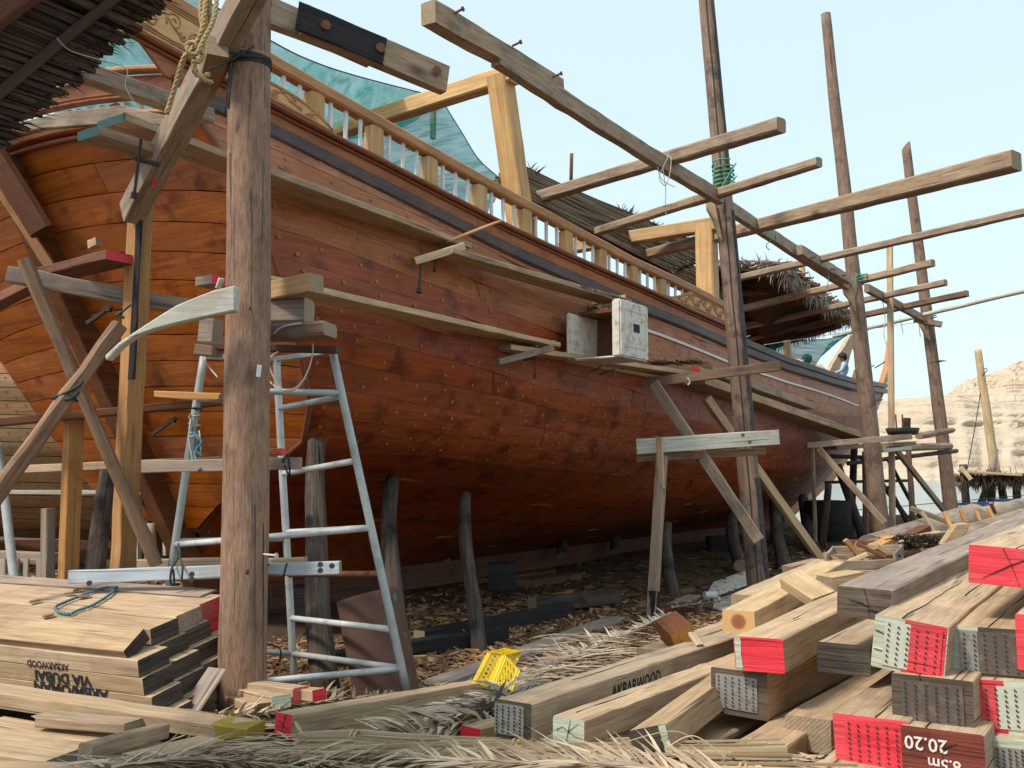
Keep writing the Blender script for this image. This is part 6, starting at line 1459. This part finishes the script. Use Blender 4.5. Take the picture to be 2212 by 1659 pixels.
# ================================================================== PEOPLE ON THE FOREDECK
def person(loc, label, face, edges, radii, clothes, sc=1.0):
    """one skinned body; edges index joints"""
    me = bpy.data.meshes.new('person'); J = [Vector(j) * sc for j in edges[0]]
    me.from_pydata(J, edges[1], []); o = bpy.data.objects.new('person', me); COL.objects.link(o)
    o.modifiers.new('skin', 'SKIN'); sv = me.skin_vertices[0].data
    for i, r in enumerate(radii): sv[i].radius = (r * sc, r * sc)
    sv[0].use_root = True
    md = o.modifiers.new('sub', 'SUBSURF'); md.levels = 2; md.render_levels = 2
    bpy.context.view_layer.update(); dg = bpy.context.evaluated_depsgraph_get(); m2 = bpy.data.meshes.new_from_object(o.evaluated_get(dg)); m2.name = 'person'
    o.modifiers.clear(); o.data = m2; m2.materials.clear()
    for m in ('skin', 'shirtblue', 'trousers'): m2.materials.append(MAT[m])
    for p in m2.polygons: p.material_index = clothes(p.center / sc); p.use_smooth = True
    o.matrix_basis = Matrix.Translation(loc) @ Matrix.Rotation(face, 4, 'Z'); tag(o, label, 'person'); return o
J = [(0, 0, .12), (0, .02, .32), (0, .05, .50), (0, .07, .58), (0, .09, .66), (0, .11, .76), (-.19, .06, .50), (-.27, .16, .28), (-.16, .38, .22), (-.10, .45, .22), (.19, .06, .50), (.27, .16, .28), (.18, .38, .20), (.12, .45, .20), (-.10, .12, .10), (-.14, .50, .30), (-.12, .52, -.05), (-.12, .62, -.08), (.10, .12, .10), (.14, .50, .30), (.12, .52, -.05), (.12, .62, -.08)]
E_ = [(0, 1), (1, 2), (2, 3), (3, 4), (4, 5), (2, 6), (6, 7), (7, 8), (8, 9), (2, 10), (10, 11), (11, 12), (12, 13), (0, 14), (14, 15), (15, 16), (16, 17), (0, 18), (18, 19), (19, 20), (20, 21)]
Rr = [.15, .155, .15, .06, .09, .10, .075, .055, .04, .035, .075, .055, .04, .035, .10, .07, .05, .04, .10, .07, .05, .04]
cl = lambda c: 2 if (c.z < .14 or c.y > .35 and c.z < .18 or (c.y > .2 and abs(c.x) < .2 and c.z < .16)) else (0 if c.z > .57 or (c.y > .33) else 1)
pp = at(1829, 830, 27.0)
pe = person(pp + Vector((0, 0, .10)), 'man in a light blue shirt sitting with his back turned on the foredeck', R(75), (J, E_), Rr, cl, .92)
def cap(parent, c, r, mat='hair', name='hair'):
    bm = bmesh.new(); bmesh.ops.create_uvsphere(bm, u_segments=14, v_segments=10, radius=r); bmesh.ops.delete(bm, geom=[v for v in bm.verts if v.co.z < -r * .25 and v.co.y > -r * .2], context='VERTS')
    bmesh.ops.scale(bm, vec=(1, 1.1, 1.05), verts=bm.verts); me = bpy.data.meshes.new(name); bm.to_mesh(me); bm.free(); me.materials.append(MAT[mat]); o = bpy.data.objects.new(name, me); COL.objects.link(o); o.parent = parent; o.location = c; return o
cap(pe, (0, .10 * .92, .74 * .92), .125)
for sx in (-1, 1):
    V = []; F = []
    for k in range(5): tube_into(V, F, [Vector((sx * .10, .41, .19 - .0)) + Vector(((k - 2) * .014, 0, 0)), Vector((sx * .09, .46, .19)) + Vector(((k - 2) * .018, 0, -.01)), Vector((sx * .085, .49 - .006 * abs(k - 2), .165)) + Vector(((k - 2) * .018, 0, 0))], .0085, 5, .006)
    mkobj('hand', V, F, MAT['skin'], parent=pe, local=True, smooth_=True)['kind'] = 'stuff'
pe2 = person(at(1751, 812, 25.5) - Vector((0, 0, .22)), 'bent worker whose grey cap just shows above the foredeck edge', R(100), (J, E_), Rr, cl, .9)
cap(pe2, (0, .09, .68), .13, 'timber_grey', 'cap')
for (x0, y0, x1, y1) in ((1847, 804, 1888, 790), (1840, 752, 1862, 763), (1860, 752, 1840, 748), (1890, 795, 1912, 782)):
    pole('rod', at(x0, y0, 28), at(x1, y1, 28.4), .018, .018, MAT['darkmetal'], label='thin iron rod sticking out behind the round-topped pole at y%d' % y0 if False else {1847: 'iron rod beside the sitting man', 1840: 'upper bent rod left of the round-topped pole', 1860: 'short bracket rod by the stem knee', 1890: 'iron rod right of the round-topped pole above the bow'}[x0], cat='rod', n=6, lump=0)
px_prism('metal_sheet', [(1872, 838), (1908, 851), (1898, 864), (1876, 860)], 30, .04, MAT['timber_grey'], label='grey flap sticking out at the bow tip behind the pole', cat='sheet')

# ================================================================== RIGHT-HAND WORK PLATFORM AND FRAMES
DPo = MAT['darkpost']
beam('platform_board', at(1744, 962, 18.5), at(1970, 943, 18.3), .05, .11, W, label='weathered board nailed across the round-topped pole', cat='board')
beam('platform_log', at(1905, 968, 20.5), at(2050, 964, 23.8), .20, .17, W, label='thick log between the round-topped and slant-topped poles', cat='log', bev=.05)
beam('platform_log', at(1832, 1001, 22), at(2066, 974, 23.6), .12, .10, DPo, label='thin dark log below the thick one at right', cat='log', bev=.03)
beam('platform_log', at(1790, 985, 22.5), at(1900, 990, 22.5), .12, .10, DPo, label='dark cross log left of the round-topped pole', cat='log', bev=.03)
beam('platform_log', at(1782, 1042, 26), at(1965, 1038, 26), .10, .08, DPo, label='low dark rail near the waterline', cat='rail', bev=.02)
beam('platform_deck', at(1790, 968, 20.5), at(1960, 958, 21.0), .6, .08, W, label='plank deck of the small work platform', cat='platform')
beam('platform_curb', at(1905, 974, 19.5), at(1968, 968, 19.7), .05, .07, MAT['whitewood'], label='pale board under the platform basket', cat='board')
beam('brace', at(1768, 968, 18.0), at(1911, 1130, 17.4), .06, .11, W, label='long whitish diagonal brace before the round-topped pole', cat='brace')
beam('brace', at(1936, 972, 21), at(2042, 1106, 21.5), .10, .10, W, label='diagonal brace ending at the foot of the slant-topped pole', cat='brace')
beam('slender_upright', at(1755, 960, 18.6), at(1762, 1170, 18.6), .06, .06, W, label='thin leg under the left end of the platform board', cat='leg')
for (x0, y0, x1, y1, Y, r, la) in ((1846, 958, 1837, 1166, 22.5, .09, 'dark upright log left of the round-topped pole'), (1808, 1004, 1864, 1165, 21.5, .10, 'crooked dark log leaning left of the round-topped pole'), (1869, 975, 1870, 1168, 21.8, .07, 'squared brown upright just left of the round-topped pole'), (1963, 968, 1972, 1138, 22.5, .07, 'dark upright right of the slim post'), (1872, 995, 1960, 1120, 23, .06, 'dark slanting strut behind the round-topped pole'), (1918, 1050, 1965, 1140, 22.6, .055, 'second slanting strut right of the slim post'), (1915, 990, 1995, 1128, 23.5, .05, 'long thin strut crossing toward the logs'), (1958, 903, 1957, 942, 21.5, .09, 'short post end standing on the work platform'), (1790, 1045, 1776, 1180, 20, .08, 'dark leaning stick under the bow')):
    pole('frame_pole', at(x1, y1, Y), at(x0, y0, Y), r, r * .9, DPo if r != .07 else WB, label=la, cat='pole', n=10, lump=1.5, wob=.03)
for (x0, y0, x1, y1, la) in ((1935, 895, 1937, 935, 'thin rusty bar standing on the platform, left one'), (1949, 895, 1950, 935, 'thin rusty bar standing on the platform, right one')): pole('rusty_bar', at(x1, y1, 20.5), at(x0, y0, 20.5), .018, .018, MAT['rust'], label=la, cat='bar', n=6, lump=0)
bs = lathe('black_basket', [(.22, 0), (.3, .02), (.34, .14), (.32, .15), (.27, .05)], 18, MAT['darkmetal'], Matrix.Translation(at(1950, 940, 20.3))); tag(bs, 'black rubber basket on the work platform', 'basket')
beam('thick_branch', at(1985, 942, 22), at(2056, 929, 23), .18, .15, W, label='thick branch end sticking out beside the slant-topped pole', cat='log', bev=.05, h1=.12)
tk = lathe('dark_tank', [(.48, 0), (.5, .03), (.5, .9), (.46, .92)], 24, MAT['burnt'], Matrix.Translation(at(1790, 1172, 21.5))); tag(tk, 'dark drum standing under the bow near the water', 'drum')
# mast on the far beach
pole('far_mast', at(2151, 1025, 36), at(2112, 755, 36), .18, .13, MAT['palewood'], label='leaning pale mast rising over the jetty', cat='mast', n=10)
pole('mast_stub', at(2140, 1020, 35.8), at(2152, 970, 36), .14, .08, MAT['timber_grey'], label='short grey stub lashed to the foot of the mast', cat='post', n=8)
tube('mast_stay', [[at(2125, 800, 36), at(2110, 900, 36), at(2090, 1010, 36)], [at(2112, 800, 36), at(2128, 796, 36), at(2132, 800, 35.8), at(2122, 812, 35.8)]], .018, MAT['ropedark'], label='thin stay line running down from the mast', cat='line', n=4)
# jetty with thatch on top
jt = empty('thatched_jetty', at(2130, 1060, 34)); tag(jt, 'low jetty topped with shaggy palm thatch over the water', 'jetty')
beam('deck', at(2058, 1034, 34), at(2300, 1030, 34), 1.4, .16, MAT['thatchdark'], parent=jt)
rr = random.Random(9); V = []; F = []
for i in range(1700):
    x = rr.uniform(2056, 2300); leaf_into(V, F, at(x, rr.uniform(1022, 1042), 34 + rr.uniform(-.9, -.6)), Vector((rr.uniform(-.5, .5), rr.uniform(-.3, .1), rr.uniform(-1, .25))).normalized(), rr.uniform(.15, .55), .04, .2, rr, 2)
mkobj('thatch_fringe', V, F, MAT['thatch'], parent=jt)['kind'] = 'stuff'
for (x0, y0, x1, y1) in ((2080, 1003, 2088, 1092), (2133, 1050, 2116, 1098), (2143, 1045, 2141, 1094), (2162, 1045, 2170, 1092), (2195, 1045, 2198, 1090)): pole('jetty_post', at(x1, y1, 33.8), at(x0, y0, 33.8), .14, .13, DPo, parent=jt, n=8)
beam('jetty_plank', at(2076, 1018, 33), at(2200, 1026, 33), .5, .08, MAT['palewood'], label='loose pale planks lying on the thatched jetty', cat='plank')
beam('jetty_plank', at(2075, 1008, 32.8), at(2098, 1036, 32.6), .12, .12, MAT['palewood'], label='pale stick leaning on the jetty edge', cat='stick')
pole('water_line', at(1760, 1110, 30), at(2212, 1070, 33), .012, .012, MAT['ropedark'], label='mooring line stretched over the water at right', cat='line', n=4, lump=0)
# small boats behind the logs
def boat(loc, L, label, rz, mat='boatwhite'):
    V = []; F = []; n = 12; m = 5
    for i in range(n + 1):
        f = i / n; bw = .55 * (math.sin(math.pi * min(1, f * .62 + .38)) ** .7) if f < .999 else .02
        for j in range(m + 1):
            a = -math.pi / 2 + math.pi * j / m; V.append((f * L, bw * math.sin(a), .5 - .5 * math.cos(a) ** .7 + .18 * f * f))
    for i in range(n):
        for j in range(m): a = i * (m + 1) + j; F.append((a, a + 1, a + m + 2, a + m + 1))
    b_ = empty('small_boat', loc, rz); tag(b_, label, 'boat'); mkobj('hull', V, F, MAT[mat], parent=b_, local=True, smooth_=True)
    for s in (0, m):
        P = [Vector(V[i * (m + 1) + s]) for i in range(n + 1)]; Vv = []; Ff = []; tube_into(Vv, Ff, P, .035, 6); mkobj('gunwale', Vv, Ff, MAT['boatblue'], parent=b_, local=True, smooth_=True)
    V = []; F = []; box_into(V, F, Matrix.Translation((L * .4, 0, .42)), .25, .95, .04); mkobj('thwart', V, F, MAT[mat], parent=b_, local=True)
boat(at(2062, 1134, 24.5), 3.2, 'small white boat with blue gunwale behind the logs', R(8))
boat(at(2175, 1128, 23.0), 3.4, 'second small white boat at the right edge behind the logs', R(4))
# big logs and sticks on the bank
pole('big_log', at(1880, 1190, 15.5), at(2105, 1120, 19.5), .26, .30, W, label='big grey log lying on the bank behind the timbers', cat='log', group='big logs on the bank', n=18)
pole('big_log', at(2112, 1122, 19.0), at(2230, 1092, 21.5), .22, .2, W, label='second grey log running out at the right edge', cat='log', group='big logs on the bank', n=16)
pole('big_log', at(2010, 1180, 14.5), at(2220, 1118, 17.5), .16, .18, W, label='thinner log in front of the big grey one', cat='log', group='big logs on the bank', n=14)
for i, (x0, y0, x1, y1) in enumerate(((1991, 1106, 2024, 1158), (2041, 1110, 2056, 1142), (2076, 1103, 2087, 1130), (2107, 1103, 2118, 1126), (2135, 1100, 2148, 1122), (2150, 1108, 2140, 1086))):
    beam('orange_peg', at(x1, y1, 14.5 + i * .8), at(x0, y0, 14.7 + i * .8), .065, .04, MAT['orangewood'] if i != 0 else PALE, label=('leftmost of the pegs standing among the logs', 'second peg from left among the logs', 'third peg from left among the logs', 'fourth peg from left among the logs', 'fifth peg from left among the logs', 'reddish stick leaning on the far log')[i], cat='peg', group='pegs along the logs')
px_prism('rib_piece', [(2030, 1176), (2048, 1150), (2062, 1132), (2084, 1129), (2092, 1131), (2084, 1148), (2068, 1165), (2050, 1180)], 9.5, .10, PALE, label='pale curved rib offcut standing behind the long grey timber', cat='board')
beam('bank_board', at(1955, 1168, 11.5), at(2045, 1158, 12), .05, .10, WB, label='reddish board on edge behind the rib offcut', cat='board')
beam('bank_board', at(1885, 1170, 13.5), at(2050, 1150, 14.5), .25, .05, W, label='grey board lying under the big log', cat='board')
beam('brace_board', at(1968, 1098, 17), at(2070, 1135, 16.5), .12, .08, W, label='board leaning from the dark upright down to the logs', cat='board')
# open crate of offcuts
bx = empty('offcut_crate', at(1865, 1230, 9.8)); tag(bx, 'open wooden crate full of offcuts behind the pale timbers', 'crate')
cA, cB, cC, cD = at(1783, 1222, 9.2), at(1932, 1218, 9.2), at(1950, 1196, 10.6), at(1800, 1200, 10.6)
for (p, q, h_, nm) in ((cA, cB, .09, 'side_board'), (cB, cC, .2, 'end_board'), (cD, cC, .2, 'side_board'), (cA, cD, .2, 'end_board')):
    beam(nm, p + Vector((0, 0, 0)), q + Vector((0, 0, 0)), .025, h_, TG if nm == 'end_board' else W, parent=bx)
beam('side_board', cA - Vector((0, .0, .105)), cB - Vector((0, 0, .105)), .025, .10, W, parent=bx); beam('base_board', cA.lerp(cD, .5) - Vector((0, 0, .15)), cB.lerp(cC, .5) - Vector((0, 0, .15)), .7, .03, W, parent=bx)
rr = random.Random(14)
NL = ['left', 'left middle', 'middle', 'right middle', 'right']
for i in range(10):
    ia, ic = i % 5, i // 5; a = (ia + .5) / 5 + rr.uniform(-.05, .05); c = .25 + .5 * ic; col_ = rr.choice([('pale', 'palewood'), ('orange', 'orangewood'), ('dull', 'timber'), ('brown', 'brownplank')])
    p = cA.lerp(cB, .08 + .84 * a).lerp(cD.lerp(cC, .08 + .84 * a), .15 + .7 * c) + Vector((0, 0, rr.uniform(-.02, .10))); d = Vector((rr.uniform(-1, 1), rr.uniform(-.6, .6), rr.uniform(-.2, .5))).normalized()
    beam('offcut', p - d * .12, p + d * rr.uniform(.1, .25), rr.uniform(.05, .1), rr.uniform(.03, .06), MAT[col_[1]], label='%s offcut in the open crate, %s of its %s row' % (col_[0], NL[ia], 'back' if ic else 'front'), cat='offcut', group='offcuts heaped in the open crate')
for i, (x, y, Y, c) in enumerate(((1830, 1172, 13.5, 'brownplank'), (1880, 1180, 12.6, 'palewood'), (1900, 1165, 13, 'orangewood'), (1915, 1182, 12, 'timber'), (1940, 1170, 12.5, 'palewood'), (1868, 1195, 11.5, 'orangewood'), (1700, 1230, 11, 'timber'), (1960, 1160, 12.6, 'brownplank'))):
    p = at(x, y, Y); beam('offcut', p, p + Vector((rr.uniform(.2, .6), rr.uniform(-.3, .3), rr.uniform(-.02, .2))), .16, .08, MAT[c], label=('brown offcut left of the scrap heap by the bow', 'pale offcut behind the open crate, left one', 'orange offcut at the back of the scrap heap', 'dull offcut above the open crate rim', 'pale offcut right behind the crate end', 'orange offcut nearest the crate left corner', 'lone offcut beside the heart log end', 'brown offcut by the fibrous root clump')[i], cat='offcut', group='offcuts scattered behind the crate')
nest = twig_heap('fibre_clump', at(1985, 1185, 10.8), .22, .22, 260, .3, .006, MAT['thatchdark'], 'brown fibrous root clump beside the open crate', 'root clump', 12, h=.25)
bpy.context.view_layer.update()
